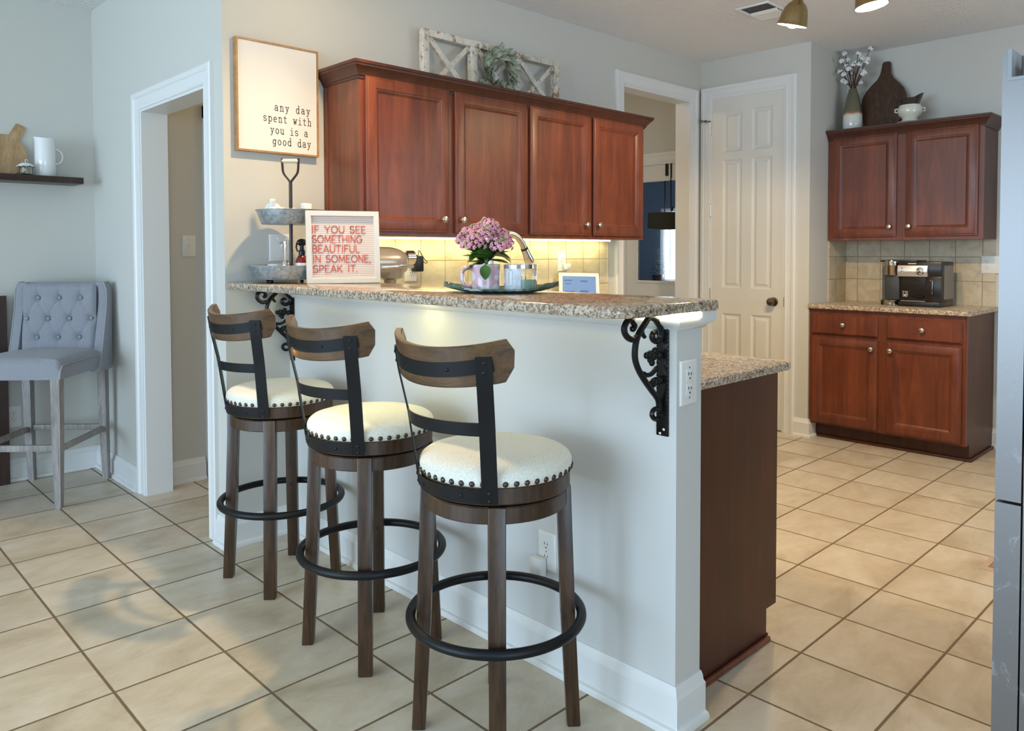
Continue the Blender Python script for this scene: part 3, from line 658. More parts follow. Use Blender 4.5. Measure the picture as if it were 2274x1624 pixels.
# ================================================================ on the walls
# quote sign
t = thing('quote_sign', 'tall white sign in a thin oak frame with typewriter lettering', 'sign', (1.683, 3.249, 1.744))
OAK = wood('oak_frame_wood', (.30, .155, .055), (.45, .26, .11), (14, 14, 14), .5, .1, .8, 1.5, .3)
s = MB(); s.sweep([(1.483, 1.744), (1.483, 2.237), (1.882, 2.237), (1.882, 1.744)], [(0, 0), (0, .030), (-.008, .030), (-.008, 0)], (0, YK-.0005, 0), (1, 0, 0), (0, 0, 1), (0, -1, 0), closed=True); obj('frame', s, OAK, t)
s = MB(); s.box(1.491, 1.874, YK-.024, YK-.004, 1.752, 2.229); obj('panel', s, mat('sign_white', (.78, .75, .70), .6), t)
INK = mat('sign_ink', (.05, .04, .035), .7)
for ln, x0, x1, z in (('any day', 1.663, 1.838, 1.937), ('spent with', 1.608, 1.844, 1.886), ('you is a', 1.642, 1.826, 1.834), ('good day', 1.652, 1.841, 1.784)):
    pit = (x1-x0-.016)/(len(ln)-1); s = MB()
    for i, ch in enumerate(ln):
        if ch != ' ': strokes(s, [[(a*.034, b*.046) for a, b in p] for p in TY[ch]], .0030, (x0+i*pit, YK-.0241, z), (1, 0, 0), (0, 0, 1), (0, -1, 0), .0004)
    obj('text_line', s, INK, t, smooth=0)
# rustic window frame with wreath
RUS = wood('chippy_white_wood', (.60, .56, .46), (.70, .68, .62), (6, 6, 6), .75, 0, 2.5, 2.2, .6, bump=.5)
def chippy(m):
    nt = m.node_tree; b = nt.nodes['Principled BSDF']; tc = sh(nt, 'ShaderNodeTexCoord')
    mp = sh(nt, 'ShaderNodeMapping', {'Vector': tc.outputs['Object'], 'Scale': (9, 14, 9)})
    n = sh(nt, 'ShaderNodeTexNoise', {'Vector': mp.outputs[0], 'Scale': 3.0, 'Detail': 8, 'Roughness': .75})
    n2 = sh(nt, 'ShaderNodeTexNoise', {'Vector': tc.outputs['Object'], 'Scale': 3.2, 'Detail': 2})
    f = math2(nt, 'ADD', n.outputs['Fac'], math2(nt, 'MULTIPLY', math2(nt, 'SUBTRACT', n2.outputs['Fac'], .5), .5))
    c = mixc(nt, ramp(nt, f, [(.52, (0, 0, 0)), (.60, (1, 1, 1))]), b.inputs['Base Color'].links[0].from_socket, (.30, .19, .10))
    nt.links.new(c, b.inputs['Base Color'])
chippy(RUS)
t = thing('window_frame', 'old chippy white wooden window frame with crossed slats, standing on the wall cabinets', 'window frame', (2.98, 3.2, 2.111))
def bar2(s, x0, z0, x1, z1, w, y0, y1):
    a, b = Vector((x0, z0)), Vector((x1, z1)); d = (b-a).normalized(); n = Vector((-d.y, d.x))*w/2
    q = [a+n, b+n, b-n, a-n]; s.rings([[Vector((c.x, y0, c.y)) for c in q], [Vector((c.x, y1, c.y)) for c in q]])
fx = [2.464, 2.789, 2.842, 3.111, 3.168, 3.50]; zb, zt = 2.111, 2.456
for nm, bx in (('stile', (2.464, 2.504, zb, zt)), ('stile', (3.462, 3.502, zb, zt)), ('rail', (2.504, 3.462, zt-.036, zt)), ('rail', (2.504, 3.462, zb, zb+.036)), ('mullion', (2.793, 2.838, zb+.036, zt-.036)), ('mullion', (3.115, 3.162, zb+.036, zt-.036))):
    s = MB(); s.box(bx[0], bx[1], 3.200, 3.238, bx[2], bx[3], .003); obj(nm, s, RUS, t)
for a, b in ((2.504, 2.793), (2.838, 3.115), (3.162, 3.462)):
    s = MB(); bar2(s, a+.005, zt-.042, b-.005, zb+.042, .030, 3.206, 3.216); obj('cross_slat', s, RUS, t)
    s = MB(); bar2(s, a+.005, zb+.042, b-.005, zt-.042, .026, 3.2165, 3.228); obj('cross_slat', s, RUS, t)
def leaf(s, p, d, nrm, L, W, curl=.15, n=5):
    d = Vector(d).normalized(); nrm = Vector(nrm); nrm = (nrm-d*nrm.dot(d)).normalized(); w = d.cross(nrm); p = Vector(p); rows = []
    for i in range(n+1):
        u = i/n; ww = W*math.sin(PI*min(.999, max(.02, u**.8)))**.75/2; c = p+d*L*u+nrm*(curl*L*(u*u))
        rows.append([c-w*ww+nrm*ww*.3, c, c+w*ww+nrm*ww*.3])
    V = [[s.bm.verts.new(q) for q in r] for r in rows]
    for a, b in zip(V, V[1:]):
        for j in range(2): s.bm.faces.new((a[j], a[j+1], b[j+1], b[j]))
t = thing('wreath', 'round wreath of soft grey green leaves hung on the old window frame', 'wreath', (2.975, 3.185, 2.315))
SAGE = mat('sage_leaf', (.30, .335, .245), .8, noise=(40, .35, 2)); wc = Vector((2.975, 3.180, 2.312))
s = MB(); s.tube([wc+Vector((.098*math.cos(a), .008*math.sin(3*a), .098*math.sin(a))) for a in [2*PI*i/40 for i in range(40)]], .009, 8, closed=True); obj('twig_ring', s, mat('twig', (.16, .11, .06), .9), t)
s = MB()
for i in range(120):
    a = 2*PI*i/120+rnd.uniform(-.06, .06); r = .098+rnd.uniform(-.022, .022); rad = Vector((math.cos(a), 0, math.sin(a))); tg = Vector((-math.sin(a), 0, math.cos(a)))
    d = tg*rnd.uniform(.2, 1)*-1+rad*rnd.uniform(-.5, 1.0)+Vector((0, -rnd.uniform(0, .8), 0))
    leaf(s, wc+rad*r+Vector((0, -rnd.uniform(.0, .02), 0)), d, Vector((rnd.uniform(-.4, .4), -1, rnd.uniform(-.4, .4))), rnd.uniform(.045, .075), rnd.uniform(.020, .030), rnd.uniform(-.1, .3))
s.bm.transform(Matrix()); obj('foliage', s, SAGE, t, smooth=60)

# wall plates
def plate(name, label, cat, c, U, N, w=.072, h=.116, kind='duplex', extra=None, mt=None):
    U, N, c = Vector(U), Vector(N), Vector(c); Z = Vector((0, 0, 1)); B = Matrix((U, Z, N)).transposed().to_4x4(); T = Matrix.Translation(c) @ B
    t = thing(name, label, cat, c); P_ = mt or M['white_plastic']
    s = MB(); s.nested(w, h, [(0, 0), (0, .002), (.0035, .0055), (.006, .006)], (-w/2, -h/2, .0002), (1, 0, 0), (0, 1, 0), (0, 0, 1)); s.xf(T); obj('plate', s, P_, t)
    if kind in ('duplex', 'decora', 'quad', 'combo'):
        xs = (0,) if kind != 'quad' else (-.023, .023)
        if kind == 'combo': xs = (-.023,)
        for x in xs:
            for z in (-.0195, .0195):
                s = MB()
                if kind == 'decora': s.box(x-.0165, x+.0165, z-.018, z+.018, .0055, .0072, .001)
                else: s.lathe([(.0165, .005), (.0165, .0072), (.0155, .0080), (0, .0080)], (x, z, 0), 24, cap=False)
                s.xf(T); r = obj('receptacle', s, P_, t)
                s = MB()
                for dx, hh in ((-.0062, .0042), (.0062, .0034)): s.box(x+dx-.0011, x+dx+.0011, z+.001, z+.001+hh*2, .0070, .0084)
                s.cyl((x, z-.0075, .0068), (x, z-.0075, .0084), .0026, n=10); s.xf(T); obj('slots', s, M['slot'], r)
    if kind == 'switch':
        s = MB(); s.box(-.006, .006, -.012, .012, .0055, .0075); s.xf(T); r = obj('switch_bezel', s, P_, t)
        s = MB(); s.box(-.0042, .0042, -.002, .010, .007, .017, .001); s.xf(T @ Matrix.Rotation(R(-20), 4, 'X')); obj('toggle', s, P_, t)
    s = MB()
    for z in ((-.041, .041) if kind in ('switch', 'decora') else (0,)):
        for x in ((0,) if w < .09 else (-.023, .023)): s.lathe([(.003, .0058), (.0028, .0068), (0, .007)], (x, z, 0), 10, cap=False)
    s.xf(T); obj('screw', s, M['nickel'], t)
    return t
plate('wall_outlet', 'white outlet plate on the end of the half wall', 'outlet', (1.790, 1.165, .944), (1, 0, 0), (0, -1, 0), .079, .122, 'decora')
plate('wall_outlet', 'white outlet low on the half wall with a plug in it', 'outlet', (XP, 1.637, .363), (0, -1, 0), (-1, 0, 0), .074, .118)
plate('wall_outlet', 'ivory outlet on the tile behind the mixer', 'outlet', (2.425, YK-.008, 1.203), (1, 0, 0), (0, -1, 0), .074, .118)
plate('wall_outlet', 'ivory outlet on the tile above the small screen', 'outlet', (3.60, YK-.008, 1.232), (1, 0, 0), (0, -1, 0), .072, .116)
plate('wall_outlet', 'white outlet on the tile right of the coffee machine', 'outlet', (XB-.008, 1.452, 1.207), (0, -1, 0), (-1, 0, 0), .116, .118, 'combo')
plate('wall_outlet', 'white outlet low on the wall behind the tufted stool', 'outlet', (.992, YL, .366), (1, 0, 0), (0, -1, 0), .074, .122)
plate('wall_switch', 'white switch plate on the hallway wall', 'switch', (1.716, 4.394, 1.333), (1, 0, 0), (0, -1, 0), .076, .120, 'switch')
plate('wall_switch', 'wide white switch plate on the wall behind the tiered tray', 'switch', (1.700, YK, 1.318), (1, 0, 0), (0, -1, 0), .118, .122, 'switch')
s = MB(); s.box(XP-.040, XP-.009, 1.632, 1.680, .288, .345, .006); s.box(XP-.010, XP-.0085, 1.640, 1.672, .30, .335); single('plug_adapter', 'chunky white plug in the low outlet of the half wall', 'plug', s, M['white_plastic'], (XP-.01, 1.656, .288))
t = thing('power_adapter', 'black power adapter with a looped lead on the tile behind the mixer', 'adapter', (2.45, YK-.04, 1.195))
s = MB(); s.box(2.425, 2.475, YK-.060, YK-.0165, 1.195, 1.278, .006); obj('adapter_body', s, M['black_plastic'], t)
s = MB(); s.tube(smooth_pts([(2.452, YK-.04, 1.275), (2.455, YK-.04, 1.305), (2.475, YK-.03, 1.295), (2.50, YK-.03, 1.262), (2.515, YK-.035, 1.245), (2.50, YK-.045, 1.238), (2.478, YK-.04, 1.25)]), .0022, 6); s.tube(smooth_pts([(2.452, YK-.04, 1.275), (2.43, YK-.035, 1.285), (2.41, YK-.03, 1.25), (2.415, YK-.03, 1.235), (2.428, YK-.04, 1.24)]), .0022, 6); obj('lead', s, M['black_plastic'], t)
s = MB(); s.box(3.606, 3.645, YK-.050, YK-.0165, 1.185, 1.222, .004); single('plug_adapter', 'small white plug in the outlet above the small screen', 'plug', s, M['white_plastic'], (3.62, YK-.03, 1.185))

# ================================================================ on the bar
ZB = 1.167
GALV = mat('galvanised_steel', (.42, .46, .50), .45, .85, bump=(60, .2, .002)); nt = GALV.node_tree
tc = sh(nt, 'ShaderNodeTexCoord'); v = sh(nt, 'ShaderNodeTexVoronoi', {'Vector': tc.outputs['Object'], 'Scale': 90.0})
nt.links.new(ramp(nt, v.outputs['Color'], [(.2, (.34, .38, .41)), (.8, (.50, .55, .59))]), nt.nodes['Principled BSDF'].inputs['Base Color'])
t = thing('tiered_tray', 'two tier galvanised tray with a shovel style handle', 'tray', (1.646, 3.084, ZB))
def tray_tier(nm, z0, z1, r0, r1):
    s = MB(); s.lathe([(0, z0), (r0, z0), (r0+.002, z0+.002), (r1, z1-.004), (r1+.003, z1-.003), (r1+.004, z1), (r1, z1+.0015), (r1-.003, z1), (r0-.002, z0+.005), (0, z0+.005)], (1.646, 3.084, 0), 56, cap=False); return obj(nm, s, GALV, t, smooth=40)
tray_tier('lower_tier', ZB+.016, ZB+.074, .164, .184); tray_tier('upper_tier', ZB+.252, ZB+.313, .122, .144)
s = MB(); s.cyl((1.646, 3.084, ZB+.016), (1.646, 3.084, ZB+.44), .0075, n=14); obj('pole', s, M['dark_wood'], t)
hu = Vector((.719, -.695, 0)); hc = Vector((1.646, 3.084, ZB))
s = MB()
for sg in (-1, 1):
    p = smooth_pts([(0, .435, 0), (.012*sg, .45, 0), (.030*sg, .475, 0), (.0345*sg, .505, 0), (.035*sg, .538, 0)], 4); s.strip([hc+hu*q.x+Vector((0, 0, q.y)) for q in p], .016, .006, Vector((.695, .719, 0)))
obj('handle_fork', s, mat('dark_bronze', (.045, .03, .022), .45, .6), t)
s = MB(); s.cyl(hc-hu*.035+Vector((0, 0, .527)), hc+hu*.035+Vector((0, 0, .527)), .0095, n=14); obj('grip', s, mat('pale_wood_grip', (.62, .55, .42), .5), t)
for a in (205, 260, 20, 110):
    s = MB(); s.ball((1.646+.135*math.cos(R(a)), 3.084+.135*math.sin(R(a)), ZB+.0085), .0085, 2); obj('foot', s, M['black_metal'], t)
zu, zl = ZB+.2572, ZB+.0212
s = MB(); s.ball((1.575, 3.105, zu+.045), .040, 3, (1, .9, 1.1)); s.ball((1.612, 3.10, zu+.036), .034, 3, (1.1, .9, 1.0)); s.cyl((1.565, 3.09, zu+.07), (1.560, 3.08, zu+.098), .014, .012, n=14)
single('ceramic_ornament', 'rounded white ceramic ornament in the upper tier of the tray', 'ornament', s, M['ceramic'], (1.59, 3.10, zu), smooth=60)
for dx, dy, sz, rz, lab in ((.050, -.020, (.038, .03, .088), .3, 'tallest white box in the upper tier'), (.015, .035, (.045, .03, .070), .1, 'low white box in the upper tier, left of the tallest box')):
    s = MB(); s.box(-sz[0]/2, sz[0]/2, -sz[1]/2, sz[1]/2, 0, sz[2], .002); s.xf(Matrix.Rotation(rz, 4, 'Z')); s.xf(Matrix.Translation((1.646+dx*1.2, 3.084+dy*1.3, zu))); single('small_box', lab, 'box', s, M['ceramic'], (1.646+dx*1.2, 3.084+dy*1.3, zu))
t = thing('oil_bottle', 'small glass bottle with a chrome pump in the lower tier', 'bottle', (1.598, 3.045, zl))
s = MB(); s.lathe([(0, 0), (.022, 0), (.022, .035), (.014, .048), (.010, .052), (0, .052)], (1.598, 3.045, zl), 20, cap=False); obj('bottle_body', s, mat('frosted_glass', (.85, .88, .88), .15, trans=.8), t)
s = MB(); s.lathe([(0, .052), (.015, .052), (.013, .066), (.007, .074), (.005, .078), (.005, .148), (.009, .150), (.009, .156), (0, .156)], (1.598, 3.045, zl), 16, cap=False); s.tube([(1.598, 3.045, zl+.153), (1.575, 3.055, zl+.150)], .0035, 8); obj('pump', s, M['chrome'], t)
t = thing('spray_bottle', 'dark red spray bottle with a black trigger in the lower tier', 'bottle', (1.663, 3.022, zl))
s = MB(); s.lathe([(0, 0), (.027, 0), (.028, .05), (.027, .075), (.018, .092), (.011, .098), (0, .098)], (1.663, 3.022, zl), 20, cap=False); obj('bottle_body', s, mat('red_glass', (.16, .012, .012), .08, coat=.5), t)
s = MB(); s.lathe([(.0283, .012), (.0287, .052), (.0278, .064)], (1.663, 3.022, zl), 20, cap=False); obj('bottle_label', s, M['ceramic'], t)
s = MB(); s.lathe([(0, .098), (.014, .098), (.014, .116), (.009, .120), (.009, .14), (0, .14)], (1.663, 3.022, zl), 16, cap=False); s.ball((1.663, 3.022, zl+.152), .018, 2, (1.4, .7, .9)); s.tube([(1.640, 3.022, zl+.15), (1.634, 3.018, zl+.130), (1.640, 3.016, zl+.112)], .004, 8); obj('spray_head', s, M['black_plastic'], t)
for x, y, r, h, lab in ((1.545, 3.075, .026, .052, 'round white lidded jar at the left of the lower tier'), (1.585, 3.115, .030, .060, 'white jar behind the chrome pump bottle')):
    s = MB(); s.lathe([(0, 0), (r*.9, 0), (r, .006), (r, h*.8), (r*1.04, h*.82), (r*1.04, h*.96), (r*.9, h), (0, h)], (x, y, zl), 24, cap=False); single('small_jar', lab, 'jar', s, M['ceramic'], (x, y, zl))

# letter board
BC = Vector((1.741, 2.8085, ZB)); rz = math.atan2(-.38, .925)
t = thing('letter_board', 'square letter board with coral capitals in front of the tiered tray', 'letter board', BC, rz)
tl_ = Matrix.Rotation(R(-6), 4, 'X'); W_, Hh = .305, .305
def lb(nm, mb, m, p=t, sm=30): mb.xf(Matrix.Translation((0, 0, .0015)) @ tl_); return obj(nm, mb, m, p, sm, world=False)
s = MB(); s.sweep([(-W_/2, 0), (-W_/2, Hh), (W_/2, Hh), (W_/2, 0)], [(0, 0), (0, .022), (-.020, .022), (-.022, .020), (-.022, 0)], (0, .022, 0), (1, 0, 0), (0, 0, 1), (0, -1, 0), closed=True)
lb('frame', s, mat('board_frame_paint', (.66, .645, .60), .5))
FELT = mat('ribbed_felt', (.74, .66, .60), .95); nt = FELT.node_tree; tc = sh(nt, 'ShaderNodeTexCoord'); sp = sh(nt, 'ShaderNodeSeparateXYZ', {'Vector': tc.outputs['Object']})
pp = math2(nt, 'PINGPONG', sp.outputs[2], .0039); mk = sh(nt, 'ShaderNodeMapRange', {'Value': pp, 'From Min': .0003, 'From Max': .0013}).outputs[0]
nt.links.new(mixc(nt, mk, (.34, .19, .14), (.74, .66, .60)), nt.nodes['Principled BSDF'].inputs['Base Color'])  # shade between the ribs painted as dark stripes on flat felt
s = MB(); s.box(-W_/2+.021, W_/2-.021, .010, .018, .021, Hh-.021); lb('felt_panel', s, FELT)
CORAL = mat('coral_letter', (.62, .10, .065), .5)
for ln, x0, x1, z in (('IF YOU SEE', .024, .252, .213), ('SOMETHING', .024, .236, .172), ('BEAUTIFUL', .025, .224, .131), ('IN SOMEONE,', .026, .270, .089), ('SPEAK IT.', .026, .214, .047)):
    k = .0295; gap = .0048; adv = [(.62*k if c == ' ' else WID.get(c, .15)*k+gap) for c in ln]; f = (x1-x0)/sum(adv); x = x0-W_/2; s = MB()
    for c, a in zip(ln, adv):
        if c != ' ': strokes(s, [[(px*k*min(1.1, f), pz*k) for px, pz in p] for p in UP[c]], .0029, (x+.001, .010, z), (1, 0, 0), (0, 0, 1), (0, -1, 0), .0022)
        x += a*f
    lb('letter_row', s, CORAL, sm=0)

# leaf shaped dish with the planted mug and the candle
DC = Vector((1.715, 1.822, ZB)); da = math.atan2(-.695, .719)
t = thing('leaf_dish', 'long green leaf shaped dish on the bar holding the flowers and candle', 'dish', DC, da)
GLAZE = mat('green_glaze', (.05, .115, .09), .22, coat=.4, noise=(30, .6, 4))
s = MB(); NX, NY = 36, 14; grid = {}
def dish(u, v, th):
    # u,v in -1..1 ; half length .187, half width .112 at the middle, pointed tips
    hw = .112*(max(0, 1-abs(u)**2.4))**.72+.004; x = u*.187; y = v*hw
    e = max(abs(u)**3.2, abs(v)**3.0); lift = .020*max(0, (max(abs(u)-.42, 0)/.58))**1.5+.030*max(0, abs(v)-.55)**1.5
    return Vector((x, y, .0006+lift+th+.0012*math.sin(u*40+v*7)*abs(v)**2))
top = [[s.bm.verts.new(dish(-1+2*i/NX, -1+2*j/NY, .006)) for j in range(NY+1)] for i in range(NX+1)]
bot = [[s.bm.verts.new(dish(-1+2*i/NX, -1+2*j/NY, 0)) for j in range(NY+1)] for i in range(NX+1)]
for i in range(NX):
    for j in range(NY):
        s.bm.faces.new((top[i][j], top[i+1][j], top[i+1][j+1], top[i][j+1])); s.bm.faces.new((bot[i][j], bot[i][j+1], bot[i+1][j+1], bot[i+1][j]))
for i in range(NX):
    s.bm.faces.new((bot[i][0], bot[i+1][0], top[i+1][0], top[i][0])); s.bm.faces.new((top[i][NY], top[i+1][NY], bot[i+1][NY], bot[i][NY]))
for j in range(NY):
    s.bm.faces.new((top[0][j], top[0][j+1], bot[0][j+1], bot[0][j])); s.bm.faces.new((bot[NX][j], bot[NX][j+1], top[NX][j+1], top[NX][j]))
obj('dish_body', s, GLAZE, t, 60, world=False)
s = MB()
for i in range(70):
    u = rnd.uniform(-.86, .9); v = rnd.uniform(-.8, .8)
    p = dish(u, v, .0068); 
    if abs(p.x+.05) > .055 or abs(p.y) > .055: s.ball(p, rnd.uniform(.002, .0045), 1, (1.3, 1, .4))
obj('speckles', s, mat('dish_speckle', (.60, .42, .28), .3), t, world=False)
zd = ZB+.0068
def DP(a, b=0, z=0): return DC+Vector((math.cos(da)*a-math.sin(da)*b, math.sin(da)*a+math.cos(da)*b, z))
mc = DP(-.050, 0); mc.z = zd
t = thing('potted_flowers', 'pink flowering plant in a pink mug with white spots', 'potted plant', mc)
PINK = mat('pink_spotted_glaze', (.72, .42, .47), .15, coat=.4); nt = PINK.node_tree; tc = sh(nt, 'ShaderNodeTexCoord'); v = sh(nt, 'ShaderNodeTexVoronoi', {'Vector': tc.outputs['Object'], 'Scale': 24.0, 'Randomness': .35})
nt.links.new(mixc(nt, ramp(nt, v.outputs['Distance'], [(.40, (0, 0, 0)), (.44, (1, 1, 1))]), (.74, .74, .70), (.72, .44, .50)), nt.nodes['Principled BSDF'].inputs['Base Color'])
s = MB(); s.lathe([(0, 0), (.043, 0), (.0455, .003), (.0465, .083), (.0455, .0845), (.0435, .083), (.0425, .006), (0, .006)], mc, 40, cap=False); mg = obj('mug', s, PINK, t)
hd = Vector((-.719, .695, 0)); s = MB(); s.tube([mc+hd*a+Vector((0, 0, z)) for a, z in smooth_pts([(.044, .070, 0), (.062, .072, 0), (.074, .066, 0), (.077, .045, 0), (.074, .022, 0), (.062, .014, 0), (.044, .016, 0)], 4) for a, z in [(a, z)]] if False else [mc+hd*q.x+Vector((0, 0, q.y)) for q in smooth_pts([(.044, .070, 0), (.062, .072, 0), (.074, .066, 0), (.077, .045, 0), (.074, .022, 0), (.062, .014, 0), (.044, .016, 0)], 4)], .0065, 10); obj('mug_handle', s, PINK, mg)
s = MB(); s.lathe([(0, .070), (.0430, .070), (.0428, .0755), (0, .077)], mc, 24, cap=False); obj('soil', s, mat('soil', (.05, .035, .025), .95), t)
LEAFM = mat('succulent_leaf', (.055, .135, .02), .35, noise=(25, .4, 3)); ri = Vector((.719, -.695, 0)); vw = Vector((-.695, -.719, 0))
s = MB(); s2 = MB()
for i in range(34):
    a = i*2.4; el = rnd.uniform(-.25, .95); d = Vector((math.cos(a)*math.cos(el), math.sin(a)*math.cos(el), math.sin(el)+.1)); z = .085+rnd.uniform(0, .05)
    leaf(s, mc+Vector((d.x*.012, d.y*.012, z)), d, Vector((0, 0, 1)), rnd.uniform(.056, .080), rnd.uniform(.040, .056), rnd.uniform(-.35, .05), 6)
for i in range(12):
    a = rnd.uniform(0, 2*PI); q = rnd.uniform(.01, .05); p0 = mc+Vector((0, 0, .08)); p1 = mc+Vector((math.cos(a)*q, math.sin(a)*q, .165)); s2.tube([p0, (p0+p1)/2+Vector((0, 0, .01)), p1], .0022, 6)
leaf(s, mc+vw*.046+Vector((0, 0, .084)), vw*.25+Vector((0, 0, -1)), vw, .052, .036, .1, 6)
obj('leaves', s, LEAFM, t, 60); obj('flower_stems', s2, mat('green_stem', (.10, .2, .04), .6), t)
PINKF = mat('pink_petals', (.80, .36, .43), .6, noise=(45, .35, 2)); GRB = mat('green_buds', (.22, .32, .08), .6)
def tonedish(): pass
for (a, b, z, r) in ((-.058, -.01, .192, .030), (-.028, .02, .205, .030), (.005, .01, .222, .030), (.020, -.02, .214, .026), (.000, -.04, .188, .030), (-.030, -.045, .170, .036), (-.062, -.035, .165, .018), (.052, .0, .190, .026), (.060, -.02, .168, .030), (.042, -.045, .160, .028), (-.080, .01, .178, .018)):
    c = mc+ri*a-vw*b*-1*-1+Vector((0, 0, z)) if False else mc+ri*a+vw*(-b)+Vector((0, 0, z-.016)); s = MB(); n = int(14+r*600)
    for i in range(n):
        th = math.acos(1-1.55*(i+.5)/n); ph = i*2.39996; d = Vector((math.sin(th)*math.cos(ph), math.sin(th)*math.sin(ph), math.cos(th)))
        p = c+d*r*rnd.uniform(.75, 1.05); q = Vector((0, 0, 1)).rotation_difference(d).to_matrix().to_4x4(); rs = rnd.uniform(.0065, .0085)
        for k in range(5):
            e = q @ Matrix.Rotation(2*PI*k/5+i, 4, 'Z'); s.ball(p+(e @ Vector((rs*.62, 0, 0))), rs*.62, 1, (1, .8, .55), e)
        s.ball(p+d*rs*.3, rs*.42, 1)
    fl = obj('flower_cluster', s, PINKF, t, 60)
    s = MB()
    for i in range(9):
        d = Vector((rnd.uniform(-1, 1), rnd.uniform(-1, 1), rnd.uniform(-.1, 1))).normalized(); s.ball(c+d*r*.98, .0042, 1, (1, 1, 1.3))
    obj('buds', s, GRB, fl, 60)
cc = DP(.062, -.004); cc.z = zd
t = thing('candle', 'three wick candle in a clear glass jar with a white label', 'candle', cc)
CG = mat('jar_glass', (.95, .98, .97), .03, trans=1, ior=1.3)
s = MB(); s.lathe([(0, 0), (.0515, 0), (.0535, .003), (.0535, .078), (.0525, .080), (.0505, .079), (.0505, .008), (0, .007)], cc, 44, cap=False); obj('jar', s, CG, t)
s = MB(); s.lathe([(0, .0085), (.0498, .0085), (.0498, .036), (0, .036)], cc, 40, cap=False); wx = obj('wax', s, mat('green_wax', (.40, .58, .46), .5), t)
s = MB(); s.lathe([(.0541, .071), (.0548, .0715), (.0548, .0835), (.0541, .084), (.0505, .084), (.0505, .071)], cc, 44, cap=False); obj('rim_band', s, M['chrome'], t)
for k in range(3):
    s = MB(); a = 2*PI*k/3+.6; p = cc+Vector((.022*math.cos(a), .022*math.sin(a), .036)); s.cyl(p, p+Vector((.001, 0, .009)), .0012, n=6); obj('wick', s, M['slot'], wx)
def jarpt(ax, z, r): 
    d = vw*math.cos(ax)+ri*math.sin(ax); return cc+d*r+Vector((0, 0, z))
def jarpatch(s, a0, a1, z0, z1, r, n=10):
    V = [[s.bm.verts.new(jarpt(a0+(a1-a0)*i/n, z, r)) for z in (z0, z1)] for i in range(n+1)]
    for p, q in zip(V, V[1:]): s.bm.faces.new((p[0], q[0], q[1], p[1]))
s = MB(); jarpatch(s, -1.25, .02, .004, .0705, .0539); lbm = obj('jar_label', s, mat('label_paper', (.66, .68, .72), .5, noise=(60, .15, 4)), t, 60)
s = MB(); jarpatch(s, -1.02, -.52, .018, .064, .0542, 6); obj('label_card', s, mat('label_card', (.78, .77, .74), .5), lbm, 60)
s = MB()
for a0, a1, z0, z1 in ((-1.02, -.52, .0175, .0183), (-1.02, -.52, .0637, .0645), (-1.03, -1.015, .018, .064), (-.525, -.51, .018, .064)): jarpatch(s, a0, a1, z0, z1, .05425, 4)
for i in range(9): jarpatch(s, -.86+.02*(i % 3), -.70-.015*(i % 2), .024+i*.0042, .0256+i*.0042, .05425, 3)
obj('label_print', s, mat('label_ink', (.22, .24, .28), .6), lbm, 0)

# ================================================================ behind the bar
# stand mixer
mx, my, mz = 2.10, 3.02, .926
t = thing('stand_mixer', 'silver stand mixer on the back worktop, behind the letter board', 'mixer', (mx, my, mz))
MXM = mat('silver_mixer_enamel', (.40, .35, .29), .25, .35, coat=.6)
def T_(mb): return mb
s = MB(); s.lathe([(0, 0), (.10, 0), (.105, .006), (.10, .03), (.085, .042), (0, .042)], (mx, my, mz), 32, cap=False); s.box(mx-.2, mx-.02, my-.075, my+.075, mz, mz+.035, .012, 3); s.box(mx-.2, mx-.105, my-.05, my+.05, mz+.03, mz+.25, .02, 3); obj('base', s, MXM, t)
s = MB(); N = 14; rr = []
for i in range(N+1):
    u = i/N; x = mx-.225+.345*u; r = .070*math.sqrt(max(0, 1-abs((u-.5)*2)**3.4))+.004; rr.append([Vector((x, my+r*math.cos(2*PI*k/28), mz+.322+r*1.02*math.sin(2*PI*k/28))) for k in range(28)])
s.rings(rr); obj('motor_head', s, MXM, t, 60)
s = MB(); s.lathe([(.0, -.0), (.035, 0), (.035, .045), (0, .047)], n=24, m=Matrix.Rotation(PI/2, 4, 'Y'), c=(mx+.105, my, mz+.345), cap=False); obj('attachment_hub', s, M['chrome'], t)
s = MB(); s.ball((mx+.158, my-.01, mz+.352), .010, 2); s.ball((mx+.150, my+.03, mz+.338), .011, 2); obj('hub_knob', s, M['black_plastic'], t)
s = MB(); s.box(mx-.12, mx+.108, my-.074, my+.074, mz+.296, mz+.312, .004); obj('trim_band', s, M['chrome'], t)
s = MB(); s.lathe([(0, .215), (.026, .215), (.03, .24), (.062, .25), (.066, .29), (0, .29)], (mx+.02, my, mz), 28, cap=False); obj('beater_hub', s, MXM, t)
s = MB(); s.cyl((mx+.02, my, mz+.15), (mx+.02, my, mz+.22), .006, n=10); obj('beater_shaft', s, M['nickel'], t)
s = MB(); s.lathe([(.045, .043), (.06, .048), (.095, .10), (.105, .17), (.107, .185), (.104, .185), (.092, .10), (.05, .052), (0, .05)], (mx, my, mz), 32, cap=False); obj('bowl', s, M['chrome'], t)
